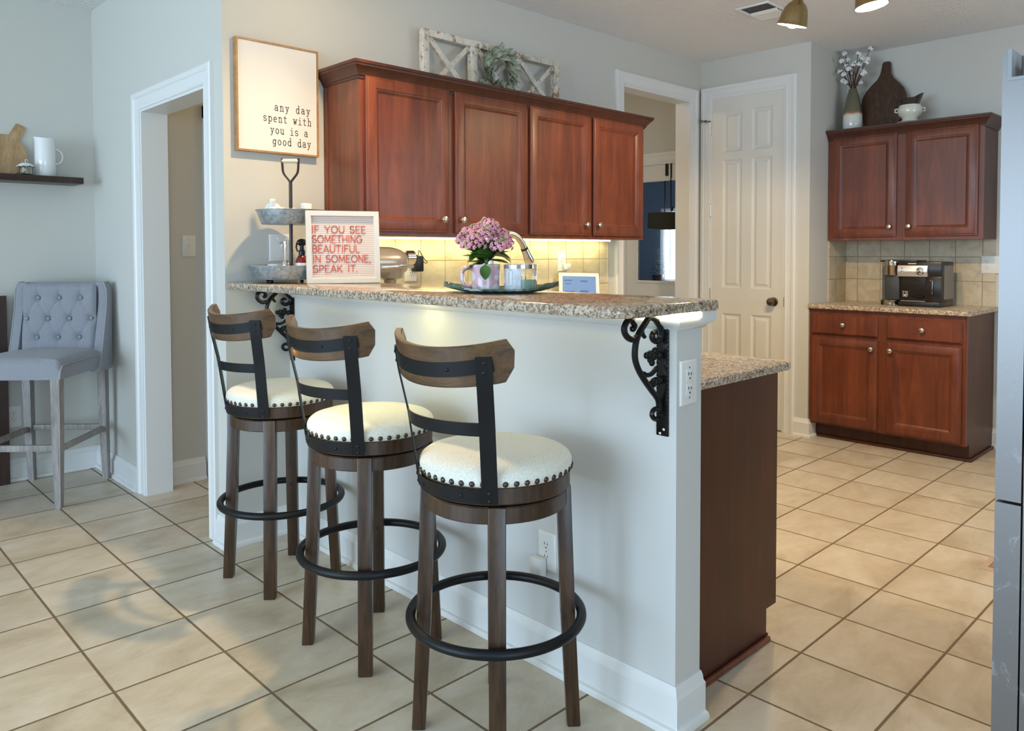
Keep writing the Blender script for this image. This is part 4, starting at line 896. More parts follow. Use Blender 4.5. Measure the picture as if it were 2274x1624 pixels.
# small screen
sa = math.atan2(-.695, .719)
t = thing('digital_frame', 'small white framed screen standing on the back worktop', 'screen', (3.585, 3.105, .926), sa+.12)
tm = Matrix.Translation((0, 0, .0005)) @ Matrix.Rotation(R(-14), 4, 'X') @ Matrix.Rotation(R(1.5), 4, 'Y') @ Matrix.Translation((0, 0, .004))
s = MB(); s.box(-.127, .127, .0, .016, 0, .243, .004); s.xf(tm); obj('case', s, M['white_plastic'], t, world=False)
s = MB(); s.box(-.105, .105, -.0008, .0005, .022, .221); s.xf(tm); sc_ = obj('screen', s, mat('screen_glass', (.10, .16, .30), .2, emit=((.16, .25, .45), .75)), t, 0, world=False)
s = MB()
for x, z, w, h in ((-.07, .19, .05, .008), (-.07, .17, .035, .006), (.03, .185, .045, .010), (-.06, .12, .06, .006), (.03, .12, .05, .012), (-.06, .09, .04, .006), (.03, .08, .05, .012)): s.box(x-w/2, x+w/2, -.0011, -.0006, z, z+h)
s.xf(tm); obj('screen_marks', s, mat('screen_mark', (.05, .09, .2), .3, emit=((.07, .12, .30), .7)), t, 0, world=False)
# faucet
fxp, fyp = 2.005, 2.190
t = thing('faucet', 'brushed nickel gooseneck faucet behind the flowers', 'faucet', (fxp, fyp, .926))
s = MB(); s.lathe([(0, 0), (.028, 0), (.028, .006), (.018, .012), (.0165, .10), (0, .10)], (fxp, fyp, .926), 24, cap=False); obj('base', s, M['nickel'], t)
pts = [(fxp, fyp, 1.0), (fxp, fyp, 1.25)]+[(fxp+.095-.095*math.cos(R(a)), fyp, 1.275+.095*math.sin(R(a))) for a in range(0, 166, 12)]
s = MB(); s.tube(pts, .0128, 14); obj('spout', s, M['nickel'], t)
e = Vector(pts[-1]); d = (e-Vector(pts[-2])).normalized()
s = MB(); s.cyl(e, e+d*.008, .0150, n=16); obj('gasket', s, M['black_plastic'], t)
s = MB(); s.tube([e+d*.008, e+d*.03, e+d*.06, e+d*.068], [.0150, .0165, .0205, .0190], 16); obj('spray_head', s, M['chrome'], t)
s = MB(); s.tube([(fxp, fyp, .99), (fxp, fyp+.03, 1.0), (fxp, fyp+.08, 1.03)], .006, 10); obj('lever', s, M['nickel'], t)
# ================================================================ coffee nook
ZC = .932
t = thing('coffee_machine', 'black and silver combination coffee machine with a clear water tank', 'coffee machine', (5.52, 1.83, ZC))
DG = mat('dark_grey_plastic', (.045, .048, .05), .45); BR = mat('black_brown_plastic', (.018, .014, .012), .3)
s = MB(); s.box(5.45, 5.66, 1.635, 1.905, ZC+.03, ZC+.295, .006); s.box(5.425, 5.45, 1.635, 1.735, ZC+.03, ZC+.20, .006); s.box(5.425, 5.46, 1.635, 1.905, ZC+.195, ZC+.295, .008); obj('body', s, BR, t)
s = MB(); s.box(5.405, 5.67, 1.64, 1.895, ZC+.0005, ZC+.034, .006); s.box(5.402, 5.406, 1.66, 1.88, ZC+.008, ZC+.028, .002); obj('drip_tray', s, BR, t)
s = MB(); s.box(5.43, 5.60, 1.66, 1.885, ZC+.034, ZC+.0375); obj('drip_grate', s, M['nickel'], t)
s = MB(); N = 10; rr = []
for i in range(N+1):
    a = -1+2*i/N; rr.append([Vector((5.412-.012*math.cos(a*1.3)+o, y, ZC+.234+a*.036)) for y, o in ((1.716, 0), (1.720, -.001), (1.896, -.001), (1.902, .004), (1.902, .02), (1.716, .02))])
s.rings(rr); pn = obj('control_panel', s, mat('silver_panel', (.66, .63, .60), .3, .7), t)
XN = Matrix.Rotation(-PI/2, 4, 'Y')
s = MB(); s.lathe([(.026, 0), (.026, .004), (.022, .005), (.0215, .003), (.018, .003), (.018, .014), (.015, .016), (0, .016)], n=28, m=XN, c=(5.401, 1.757, ZC+.234), cap=False); kb = obj('dial', s, M['chrome'], t)
s = MB(); s.box(-.0015, .0015, -.013, .013, 0, .002); s.xf(Matrix.Translation((5.3845, 1.757, ZC+.234)) @ Matrix.Rotation(R(-40), 4, 'X') @ XN); obj('pointer', s, M['slot'], kb)
for z in (.018, 0, -.017):
    s = MB(); s.lathe([(.0058, 0), (.0055, .003), (.003, .0045), (0, .0048)], n=14, m=XN, c=(5.400, 1.868, ZC+.234+z), cap=False); obj('button', s, M['chrome'], t)
s = MB(); s.box(5.4235, 5.4255, 1.79, 1.84, ZC+.280, ZC+.285); obj('lettering', s, M['white_plastic'], t)
s = MB(); s.box(5.47, 5.62, 1.905, 1.985, ZC+.03, ZC+.21, .006); s.box(5.435, 5.48, 1.898, 1.99, ZC+.04, ZC+.21, .004); obj('brewer_column', s, DG, t)
s = MB(); s.lathe([(0, .205), (.044, .205), (.046, .210), (.046, .268), (.047, .270), (.047, .274), (.046, .276), (.046, .292), (.043, .302), (.03, .307), (0, .308)], (5.455, 1.952, ZC), 36, cap=False); obj('brewer_head', s, mat('mirror_steel', (.52, .47, .40), .14, 1), t)
s = MB(); s.box(5.46, 5.66, 1.80, 2.03, ZC+.292, ZC+.304, .004); obj('lid', s, BR, t)
s = MB(); s.lathe([(0, .0005), (.046, .0005), (.048, .004), (.048, .034), (.045, .038), (0, .038)], (5.455, 1.952, ZC), 36, cap=False); obj('cup_stand', s, mat('mirror_steel_base', (.52, .47, .40), .14, 1), t)
s = MB(); s.box(5.50, 5.62, 1.990, 2.034, ZC+.035, ZC+.288, .006); wt = obj('water_tank', s, mat('clear_tank', (.9, .92, .92), .05, trans=.95, ior=1.15), t)
s = MB(); s.box(5.49, 5.63, 1.985, 2.036, ZC+.0005, ZC+.034, .004); obj('tank_base', s, BR, t)
s = MB(); s.lathe([(0, .06), (.022, .06), (.024, .063), (.024, .094), (.026, .096), (.026, .100), (0, .1)], (5.46, 1.865, ZC), 24, cap=False); s.tube([(5.46, 1.865, ZC+.05), (5.46, 1.865, ZC+.062)], .009, 10); pf = obj('portafilter', s, M['chrome'], t)
s = MB(); s.tube([(5.455, 1.84, ZC+.072), (5.44, 1.80, ZC+.068), (5.42, 1.742, ZC+.062)], [.006, .008, .009], 10); obj('handle', s, M['black_plastic'], pf)
s = MB(); s.tube([(5.42, 1.69, ZC+.172), (5.413, 1.687, ZC+.14), (5.413, 1.687, ZC+.095), (5.415, 1.688, ZC+.088)], .0035, 8); s.ball((5.42, 1.70, ZC+.175), .005, 1); obj('steam_wand', s, M['chrome'], t)
s = MB(); s.box(5.47, 5.655, 1.6345, 1.636, ZC+.05, ZC+.27); obj('side_panel', s, mat('grey_side_panel', (.20, .18, .16), .35), t)

ZT = 2.153
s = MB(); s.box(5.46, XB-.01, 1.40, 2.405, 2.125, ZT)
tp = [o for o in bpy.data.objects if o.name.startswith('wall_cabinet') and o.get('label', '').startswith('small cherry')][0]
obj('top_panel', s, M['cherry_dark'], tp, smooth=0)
# vase of cotton
vc = Vector((5.60, 2.285, ZT))
t = thing('cotton_vase', 'tall brown and white vase holding cotton stems', 'vase', vc)
VM = mat('two_tone_glaze', (.7, .68, .6), .12, coat=.5); nt = VM.node_tree; tc = sh(nt, 'ShaderNodeTexCoord'); sp = sh(nt, 'ShaderNodeSeparateXYZ', {'Vector': tc.outputs['Object']})
nz = sh(nt, 'ShaderNodeTexNoise', {'Vector': tc.outputs['Object'], 'Scale': 25.0, 'Detail': 4})
f = math2(nt, 'ADD', sp.outputs[2], math2(nt, 'MULTIPLY', math2(nt, 'SUBTRACT', nz.outputs['Fac'], .5), .02))
f = sh(nt, 'ShaderNodeMapRange', {'Value': f, 'From Min': .10, 'From Max': .32}).outputs[0]
nt.links.new(ramp(nt, f, [(.0, (.72, .70, .64)), (.05, (.70, .62, .48)), (.12, (.30, .13, .05)), (.2, (.13, .12, .07)), (1, (.10, .095, .06))]), nt.nodes['Principled BSDF'].inputs['Base Color'])
s = MB(); s.lathe([(0, 0), (.058, 0), (.063, .006), (.066, .06), (.063, .12), (.052, .19), (.037, .26), (.028, .290), (.0265, .300), (.022, .300), (.03, .25), (0, .25)], vc, 40, cap=False); obj('vase_body', s, VM, t, 60)
HUSK = mat('cotton_husk', (.045, .025, .018), .8); COT = mat('cotton_fluff', (.80, .78, .74), 1.0); STM = mat('cotton_stem', (.07, .035, .022), .8)
r2 = random.Random(4); img_r = Vector((.93, -.37, 0)).normalized()  # image right at this spot
ir = Vector((.39, -.92, 0)); fr = Vector((-.92, -.39, 0))
tips = [(-.055, .565), (-.035, .52), (-.075, .50), (-.045, .475), (-.085, .44), (-.03, .44), (.03, .545), (.045, .525), (.055, .505), (.105, .575), (.015, .49), (.035, .465), (.08, .475), (.09, .50), (.0, .47), (-.01, .45), (.055, .45), (.06, .425), (-.06, .40), (-.065, .37), (-.045, .355), (.055, .40), (.045, .35), (.07, .41), (-.005, .415)]
s = MB()
for i, (u, z) in enumerate(tips):
    f_ = r2.uniform(-.045, .045); tip = vc+ir*u+fr*f_+Vector((0, 0, z*.985)); b = vc+Vector((r2.uniform(-.008, .008), r2.uniform(-.008, .008), .27)); mid = (b*.55+tip*.45)+Vector((0, 0, .02))
    s.tube([b, mid, tip], [.003, .0025, .002], 6)
obj('stem', s, STM, t)
r2 = random.Random(4)
for i, (u, z) in enumerate(tips):
    f_ = r2.uniform(-.045, .045); tip = vc+ir*u+fr*f_+Vector((0, 0, z*.985)); r2.uniform(0, 1); r2.uniform(0, 1)
    d = (Vector((u, 0, 0)).x*ir*6+fr*rnd.uniform(-.2, 1.0)+Vector((0, 0, .7+rnd.uniform(-.3, .3)))).normalized(); q = Vector((0, 0, 1)).rotation_difference(d).to_matrix().to_4x4()
    s = MB(); 
    for k in range(4): s.ball(tip+(q @ Vector((.0085*math.cos(k*PI/2), .0085*math.sin(k*PI/2), .008))), .0125, 2)
    s.ball(tip+(q @ Vector((0, 0, .014))), .011, 2)
    bo = obj('cotton_boll', s, COT, t, 60)
    s = MB()
    for k in range(4): leaf(s, tip-(q @ Vector((0, 0, .006))), q @ Vector((math.cos(k*PI/2+.78), math.sin(k*PI/2+.78), .85)), q @ Vector((math.cos(k*PI/2+.78), math.sin(k*PI/2+.78), -1)), .032, .015, -.25, 4)
    obj('husk', s, HUSK, bo, 60)
# round board with a handle
prof = [(.05, 2.154), (.10, 2.18), (.132, 2.22), (.150, 2.27), (.156, 2.335), (.149, 2.395), (.127, 2.445), (.090, 2.49), (.055, 2.525), (.037, 2.56), (.030, 2.60), (.0275, 2.635), (.022, 2.648), (.0, 2.651)]
s = MB(); pts = [(w, z-2.154) for w, z in prof]+[(-w, z-2.154) for w, z in reversed(prof[:-1])]
s.rings([[Vector((0, a*k, b)) + Vector((x, 0, .246*(1-1))) for a, b in pts] for x, k in ((-.011, .985), (-.009, 1), (.009, 1), (.011, .985))])
s.xf(Matrix.Translation((5.690, 2.118, ZT+.0012)) @ Matrix.Rotation(R(9.5), 4, 'Y'))
single('cutting_board', 'dark brown paddle cutting board leaning on the wall above the coffee cabinets', 'cutting board', s, wood('walnut_board', (.035, .016, .009), (.10, .043, .017), (3, 12, 4), .5, .1, 2.0, 1.6, .4), (5.690, 2.118, ZT))
bc = Vector((5.58, 1.895, ZT))
t = thing('soup_tureen', 'cream footed bowl on its saucer, above the coffee cabinets', 'bowl', bc)
s = MB(); s.lathe([(0, 0), (.05, 0), (.078, .012), (.082, .017), (.076, .018), (.05, .008), (0, .008)], bc, 36, cap=False); obj('saucer', s, M['cream'], t)
s = MB(); s.lathe([(0, .009), (.052, .009), (.056, .022), (.046, .034), (.050, .046), (.068, .062), (.076, .085), (.075, .108), (.066, .124), (.067, .128), (.063, .128), (.070, .106), (.070, .085), (.06, .06), (0, .05)], bc, 40, cap=False); obj('bowl_body', s, M['cream'], t)
for sg in (-1, 1):
    s = MB(); s.tube([bc+ir*sg*.070+Vector((0, 0, .11)), bc+ir*sg*.090+Vector((0, 0, .105)), bc+ir*sg*.090+Vector((0, 0, .088)), bc+ir*sg*.073+Vector((0, 0, .085))], .006, 8); obj('handle', s, M['cream'], t)
pc = bc+Vector((0, 0, .0525))
t = thing('gravy_pitcher', 'small dark brown pitcher sitting in the cream bowl', 'pitcher', pc)
s = MB(); N = 40; rr = []
for z, r, k in ((0.0, .03, 0), (.02, .052, 0), (.05, .056, 0), (.085, .056, .1), (.105, .054, .6), (.122, .052, 1), (.118, .048, 1), (.09, .048, .3), (.03, .044, 0), (.012, .02, 0)):
    ring = []
    for i in range(N):
        a = 2*PI*i/N; d = ir*math.cos(a)+fr*math.sin(a); c = max(0, math.cos(a)); ring.append(pc+d*(r+.032*k*c**4)+Vector((0, 0, z+.034*k*c**2.5)))
    rr.append(ring)
s.rings(rr); BPM = mat('dark_brown_glaze', (.030, .018, .016), .12, coat=.5); obj('pitcher_body', s, BPM, t, 60)
s = MB(); s.tube([pc-ir*a+Vector((0, 0, z)) for a, z in ((.050, .108), (.075, .118), (.086, .098), (.084, .07), (.056, .060))], .0065, 8); obj('handle', s, BPM, t)

# ================================================================ left side
s = MB(); s.box(-.35, 1.325, 4.912, YL-.0005, 1.692, 1.728, .002); single('wall_shelf', 'dark brown floating shelf on the left wall', 'shelf', s, M['dark_wood'], (.5, 5.0, 1.692))
s = MB(); cx, cz, rr_ = .965, 1.846, .117; a0 = R(62); pts = []
for i in range(49):
    a = a0+R(15)+ (2*PI-R(30))*i/48; pts.append((cx+rr_*math.cos(a), cz+rr_*math.sin(a)))
dx, dz = math.cos(a0), math.sin(a0)
for l, w in ((.128, .028), (.192, .027), (.198, .020), (.198, -.020), (.192, -.027), (.128, -.028)): pts.append((cx+dx*l+dz*w, cz+dz*l-dx*w))
pts = pts[:49]+pts[49:][::-1][::-1]
# handle corner order: continue from the end of the arc to its start
end = pts[48]; hp = pts[49:]
if (Vector(hp[0])-Vector(end)).length > (Vector(hp[-1])-Vector(end)).length: hp = hp[::-1]
pts = pts[:49]+hp
s.rings([[Vector((x, y, z)) for x, z in pts] for y in (0, .016)])
hx, hz = cx+dx*.172, cz+dz*.172
s.xf(Matrix.Translation((0, 5.062, 1.7285)) @ Matrix.Rotation(R(-7), 4, 'X') @ Matrix.Translation((0, 0, -1.7285)))
ob = single('cutting_board', 'round light wood cutting board leaning on the dark shelf', 'cutting board', s, wood('maple_board', (.34, .20, .085), (.56, .37, .19), (10, 10, 2.5), .5, .1, 1.0, 1.4, .3), (.965, 5.062, 1.7285))
hole = MB(); hole.cyl((hx, 5.00, hz), (hx, 5.09, hz), .010, n=16)
hm = bpy.data.meshes.new('hole'); hole.bm.to_mesh(hm); ho = bpy.data.objects.new('hole', hm); COL.objects.link(ho); ho.location = (0, 0, 0)
md = ob.modifiers.new('hole', 'BOOLEAN'); md.operation = 'DIFFERENCE'; md.object = ho; md.solver = 'EXACT'
dg = bpy.context.evaluated_depsgraph_get(); me2 = bpy.data.meshes.new_from_object(ob.evaluated_get(dg)); ob.modifiers.clear(); ob.data = me2; bpy.data.objects.remove(ho)
pc = Vector((1.155, 5.012, 1.728))
t = thing('pitcher', 'tall plain white pitcher on the dark shelf', 'pitcher', pc)
s = MB(); N = 40; rr = []
for z, r, k in ((0, .054, 0), (.002, .056, 0), (.10, .0525, 0), (.195, .0505, .3), (.217, .0500, 1), (.217, .047, 1), (.19, .047, .2), (.02, .050, 0), (.012, .02, 0)):
    rr.append([pc+Vector(((r+.007*k*max(0, -math.cos(a))**6)*math.cos(a), r*math.sin(a), z+.006*k*max(0, -math.cos(a))**4)) for a in [2*PI*i/N for i in range(N)]])
s.rings(rr); obj('pitcher_body', s, M['ceramic'], t, 50)
s = MB(); s.tube([pc+Vector((.051+.036*math.sin(R(a)), -.004, .118+.042*math.cos(R(a)))) for a in range(0, 181, 12)], .0048, 10); obj('handle', s, M['ceramic'], t)
jc = Vector((1.050, 4.965, 1.728))
t = thing('glass_jar', 'small glass jar of cream petals under a white cloth cap, on the dark shelf', 'jar', jc)
s = MB(); s.lathe([(0, 0), (.031, 0), (.033, .004), (.033, .048), (.027, .056), (.025, .056), (.030, .046), (.030, .006), (0, .005)], jc, 28, cap=False); obj('jar_body', s, CG, t)
s = MB()
for i in range(16): s.ball(jc+Vector((rnd.uniform(-.017, .017), rnd.uniform(-.017, .017), .012+.034*i/16)), .009, 1, (1, 1, .7))
obj('petals', s, mat('cream_petal', (.68, .60, .36), .7), t, 60)
s = MB(); N = 36; rr = []
for z, r, k in ((.070, .003, 0), (.068, .018, 0), (.062, .030, .2), (.056, .036, 1), (.048, .044, 2.2)): rr.append([jc+Vector(((r+.0018*k*math.sin(a*9))*math.cos(a), (r+.0018*k*math.sin(a*9))*math.sin(a), z+.001*k*math.cos(a*9))) for a in [2*PI*i/N for i in range(N)]])
s.rings(rr, cap=False); s.tube([jc+Vector((0, 0, .07)), jc+Vector((-.006, -.004, .084)), jc+Vector((.004, -.004, .088)), jc+Vector((.010, -.003, .076))], .0022, 6); obj('cloth_cap', s, mat('white_cloth', (.74, .74, .76), .9), t, 60)
# dark framed board standing on the floor
t = thing('standing_board', 'dark wood framed board standing on the floor at the left edge', 'board', (.45, 5.04, 0))
s = MB(); s.sweep([(-.15, .001), (-.15, 1.058), (.957, 1.058), (.957, .001)], [(0, 0), (0, .034), (-.052, .034), (-.052, 0)], (0, 5.067, 0), (1, 0, 0), (0, 0, 1), (0, -1, 0), closed=True); obj('frame', s, M['dark_wood'], t)
s = MB(); s.box(-.10, .907, 5.046, 5.058, .052, 1.007); obj('panel', s, mat('blackboard', (.018, .018, .02), .6), t)

# tufted counter stool
t = thing('tufted_stool', 'grey button tufted bar stool with weathered legs in the corner', 'bar stool', (1.050, 4.715, 0), R(-131.3))
C = lambda n, mb, m, p=t, sm=40: obj(n, mb, m, p, sm, world=False)
def leg(x, y, bx, by):
    s = MB(); rr = []
    for z, w, u in ((0, .031, 1), (.30, .040, .35), (.657, .046, 0)):
        X, Y = x+(bx-x)*u, y+(by-y)*u; rr.append([Vector((X-w/2, Y-w/2, z)), Vector((X+w/2, Y-w/2, z)), Vector((X+w/2, Y+w/2, z)), Vector((X-w/2, Y+w/2, z))])
    s.rings(rr); C('leg', s, M['grey_wood'], sm=20)
for y in (-.207, .207): leg(.242, y, .246, y); leg(-.235, y, -.262, y)
s = MB(); s.box(.225, .245, -.186, .186, .288, .320, .002); C('stretcher', s, M['grey_wood'])
s = MB(); s.box(-.256, -.238, -.188, .188, .288, .320, .002); C('stretcher', s, M['grey_wood'])
for y in (-.207, .207): s = MB(); s.box(-.230, .222, y-.010, y+.010, .282, .312, .002); C('stretcher', s, M['grey_wood'])
s = MB(); nx, ny = 22, 26; X0_, X1_, Y0_, Y1_ = -.20, .272, -.237, .237; V = []
for i in range(nx+1):
    row = []
    for j in range(ny+1):
        u, v = i/nx*2-1, j/ny*2-1; zz = .752+.024*(1-u*u*.6)*(1-v**4)-.05*max(0, (abs(v)-.90)/.10)**2*.5-.03*max(0, (u-.9)/.1)**2
        row.append(s.bm.verts.new((X0_+(X1_-X0_)*i/nx, Y0_+(Y1_-Y0_)*j/ny, zz)))
    V.append(row)
for i in range(nx):
    for j in range(ny): s.bm.faces.new((V[i][j], V[i+1][j], V[i+1][j+1], V[i][j+1]))
bd = [V[i][0] for i in range(nx+1)]+[V[nx][j] for j in range(1, ny+1)]+[V[i][ny] for i in range(nx-1, -1, -1)]+[V[0][j] for j in range(ny-1, 0, -1)]
lo = [s.bm.verts.new((v.co.x*.99, v.co.y*.985, .657)) for v in bd]; n = len(bd); edge_pts = [v.co.copy() for v in bd]
for k in range(n): s.bm.faces.new((bd[k], lo[k], lo[(k+1) % n], bd[(k+1) % n]))
s.bm.faces.new(lo); st_ = C('seat', s, M['grey_linen'], sm=50)
for sg in (-1, 1):
    s = MB(); s.tube([(-.12, sg*.2385, .732), (.12, sg*.2385, .731), (.25, sg*.2385, .724), (.270, sg*.2385, .700), (.272, sg*.236, .658)], .0035, 8); C('piping', s, M['piping'], st_)
# back shell with wings
s = MB(); rr = []; N = 14
def prof_x(u): return -.105-.085*min(1, u*1.35)**.8   # front edge of the wing, bottom to top
for i in range(N+1):
    u = i/N; z = .640+.490*u; xb = -.258-.022*u; xf = prof_x(u)-.02*u; ro = .03*max(0, (u-.88)/.12)**2
    yo, yi = .250-ro*.6, .205-ro*.6
    rr.append([Vector((xb, -yo, z)), Vector((xf, -yo, z)), Vector((xf+.006, -(yo+yi)/2, z)), Vector((xf, -yi, z)), Vector((xb+.045, -yi+.004, z)), Vector((xb+.045, yi-.004, z)), Vector((xf, yi, z)), Vector((xf+.006, (yo+yi)/2, z)), Vector((xf, yo, z)), Vector((xb, yo, z))])
s.rings(rr); sh_ = C('back_shell', s, M['grey_linen'], sm=40)
for sg in (-1, 1):
    s = MB(); s.tube([(prof_x(i/N)-.02*i/N+.001, sg*(.2505-.018*max(0, (i/N-.88)/.12)**2), .640+.490*i/N) for i in range(N+1)]+[(-.27, sg*.234, 1.131)], .0034, 8); C('piping', s, M['piping'], sh_)
btn = [(y, 1.045) for y in (-.115, 0, .115)]+[(y, .93) for y in (-.175, -.058, .058, .175)]+[(y, .825) for y in (-.115, 0, .115)]
s = MB(); ny, nz = 70, 60; V = []
def tuft(y, z):
    d = .0
    for by, bz in btn: q = math.hypot(y-by, z-bz); d -= .017*math.exp(-(q/.022)**2)+.007*math.exp(-(q/.05)**2)
    for i, (ay, az) in enumerate(btn):
        for by, bz in btn[i+1:]:
            L = math.hypot(by-ay, bz-az)
            if .10 < L < .135 and abs(bz-az) > .05:
                px, pz = by-ay, bz-az; k = max(0, min(1, ((y-ay)*px+(z-az)*pz)/(L*L))); q = math.hypot(y-ay-px*k, z-az-pz*k); d -= .005*math.exp(-(q/.007)**2)
    for by, bz in btn:
        if bz > 1.0 and z > bz: d -= .005*math.exp(-((y-by)/.006)**2)
        if bz < .85 and z < bz: d -= .004*math.exp(-((y-by)/.006)**2)
    return d
for i in range(ny+1):
    row = []
    for j in range(nz+1):
        y = -.200+.40*i/ny; z = .755+.372*j/nz; e = max(0, abs(y)/.200-.86)/.14; f = max(0, (z-1.095)/.032)
        row.append(s.bm.verts.new((-.150-.03*(z-.755)/.372+tuft(y, z)-.02*e*e-.03*f*f, y, z)))
    V.append(row)
for i in range(ny):
    for j in range(nz): s.bm.faces.new((V[i][j], V[i][j+1], V[i+1][j+1], V[i+1][j]))
C('tufted_panel', s, M['grey_linen'], sm=80)
for y, z in btn:
    s = MB(); s.ball((-.150-.03*(z-.755)/.372-.018, y, z), .0105, 2, (.6, 1, 1)); C('button', s, M['grey_linen'], sm=80)

# ================================================================ kitchen side
STEEL = mat('stainless_steel', (.20, .19, .185), .42, .6); nt = STEEL.node_tree; b = nt.nodes['Principled BSDF']; tc = sh(nt, 'ShaderNodeTexCoord')
n1 = sh(nt, 'ShaderNodeTexNoise', {'Vector': tc.outputs['Object'], 'Scale': 7.0, 'Detail': 10, 'Roughness': .75, 'Distortion': 1.5})
sp = sh(nt, 'ShaderNodeSeparateXYZ', {'Vector': tc.outputs['Object']})
low = sh(nt, 'ShaderNodeMapRange', {'Value': sp.outputs[2], 'From Min': 1.25, 'From Max': .75}).outputs[0]
sm_ = math2(nt, 'MULTIPLY', ramp(nt, n1.outputs['Fac'], [(.56, (0, 0, 0)), (.66, (1, 1, 1))]), low)
nt.links.new(mixc(nt, sm_, (.20, .19, .185), (.42, .42, .43)), b.inputs['Base Color']); nt.links.new(math2(nt, 'ADD', .33, math2(nt, 'MULTIPLY', sm_, .35)), b.inputs['Roughness']); nt.links.new(math2(nt, 'SUBTRACT', .6, math2(nt, 'MULTIPLY', sm_, .4)), b.inputs['Metallic'])
t = thing('refrigerator', 'stainless steel refrigerator at the right edge', 'refrigerator', (2.55, .1, 0))
s = MB(); s.box(2.125, 3.025, -.38, .458, .02, 1.706); obj('body', s, STEEL, t, 0)
for x0, x1, z0, z1, nm in ((2.125, 2.573, .70, 1.774, 'door'), (2.577, 3.025, .70, 1.774, 'door'), (2.125, 3.025, .04, .693, 'freezer_drawer')):
    s = MB()
    if nm == 'door': s.prism([(.462, z0), (.516, z0), (.516, z1), (.497, z1), (.497, 1.709), (.462, 1.709)], (x0, 0, 0), (0, 1, 0), (0, 0, 1), (1, 0, 0), x1-x0)
    else: s.box(x0, x1, .462, .516, z0, z1)
    obj(nm, s, STEEL, t, 0)
GT = mat('grey_trim', (.30, .31, .33), .4)
s = MB(); s.sweep([(.4965, 1.776), (.4965, 1.7095), (.462, 1.7095)], [(0, -.002), (0, .44), (.008, .44), (.008, -.002)], (2.125, 0, 0), (0, 1, 0), (0, 0, 1), (1, 0, 0)); obj('hinge_trim', s, GT, t)
s = MB(); s.cyl((2.158, .462, 1.712), (2.158, .462, 1.760), .022, n=28); s.box(2.158, 2.30, .36, .47, 1.718, 1.752, .008); obj('hinge', s, M['nickel'], t)
for x in (2.18, 2.96):
    for y in (-.33, .40):
        s = MB(); s.cyl((x, y, 0), (x, y, .02), .02, n=12); obj('foot', s, M['black_plastic'], t)
t = thing('floor_register', 'tan slatted floor vent beside the refrigerator', 'floor vent', (3.63, .76, 0))
TV = mat('tan_vent', (.50, .36, .26), .5)
s = MB(); s.sweep([(3.545, .62), (3.545, .90), (3.69, .90), (3.69, .62)], [(0, 0), (.012, 0), (.010, .004), (-.014, .006), (-.014, 0)], closed=True); obj('frame', s, TV, t)
for i in range(8): s = MB(); s.box(3.562+i*.0155, 3.569+i*.0155, .634, .886, .0008, .005); obj('slat', s, TV, t)
s = MB(); s.box(3.558, 3.678, .632, .888, .0002, .0008); obj('backing', s, M['slot'], t)
t = thing('ceiling_vent', 'white ceiling air vent with a dark grille', 'ceiling vent', (4.33, 2.3, H))
s = MB()
for x0, x1, y0, y1 in ((4.178, 4.196, 2.19, 2.405), (4.455, 4.475, 2.19, 2.405), (4.196, 4.455, 2.19, 2.208), (4.196, 4.455, 2.387, 2.405)): s.box(x0, x1, y0, y1, H-.010, H-.0005, .003)
obj('frame', s, M['white_plastic'], t)
s = MB(); s.box(4.196, 4.455, 2.208, 2.387, H-.0012, H-.0004); obj('grille', s, mat('dark_grille', (.05, .055, .06), .6, noise=(120, .7, 2)), t, 0)
for i in range(4):
    s = MB(); s.box(-.014, .014, 2.212, 2.383, -.001, .001); s.xf(Matrix.Translation((4.33+i*.036, 0, H-.012)) @ Matrix.Rotation(R(30), 4, 'Y')); obj('louver', s, M['white_plastic'], t)
# brass spot fixture
BULB = mat('lamp_bulb', (1, 1, 1), .3, emit=((1.0, .80, .52), 22)); INNER = mat('white_reflector', (.9, .88, .82), .4)
t = thing('ceiling_light', 'antique brass ceiling light with bell shaped spot heads', 'ceiling light', (3.605, 1.55, H))
s = MB(); s.lathe([(0, 0), (.065, 0), (.065, -.02), (.05, -.03), (0, -.03)], (3.605, 1.57, H), 28, cap=False); obj('canopy', s, M['brass'], t)
s = MB(); s.cyl((3.605, 1.57, H-.03), (3.605, 1.57, H-.085), .010, n=12); s.cyl((3.605, 1.20, H-.085), (3.605, 1.95, H-.085), .010, n=12); obj('track_bar', s, M['brass'], t)
BELL = [(.016, -.128), (.022, -.122), (.026, -.112), (.042, -.098), (.054, -.078), (.062, -.05), (.067, -.022), (.069, -.010), (.071, -.004), (.073, 0), (.070, .001), (.066, -.010), (.060, -.05), (.05, -.08), (.03, -.105), (0, -.108)]
def head(par, rim, ax, piv, pw, ang=140, bl=.35):
    rim = Vector(rim); ax = Vector(ax).normalized(); q = Vector((0, 0, 1)).rotation_difference(ax).to_matrix().to_4x4()
    s = MB(); s.lathe([(0, -.128)]+BELL[:11], rim, 44, cap=False, m=q); sd = obj('lamp_shade', s, M['brass'], par, 50)
    s = MB(); s.lathe([(r*.995, z) for r, z in BELL[10:]], rim, 44, cap=False, m=q); obj('reflector', s, INNER, sd, 50)
    s = MB(); b0 = rim+ax*-.018; s.lathe([(.0, -.075), (.014, -.07), (.020, -.045), (.032, -.018), (.0335, .0), (.028, .018), (.014, .029), (0, .032)], b0, 28, cap=False, m=q); bb = obj('bulb', s, BULB, sd, 60)
    s = MB(); top = rim-ax*.126; s.lathe([(0, -.034), (.016, -.034), (.018, -.03), (.018, 0), (0, 0)], top, 20, cap=False, m=q); s.cyl(top-ax*.034, Vector(piv), .0075, n=10); obj('swivel', s, M['bronze'], sd)
    if pw: spot('lamp_glow', rim+ax*.020, ax, pw, WARM, ang, bl, .035)
head(t, (3.600, 1.765, 2.392), (.05, .30, -1), (3.60, 1.73, H-.088), 76)
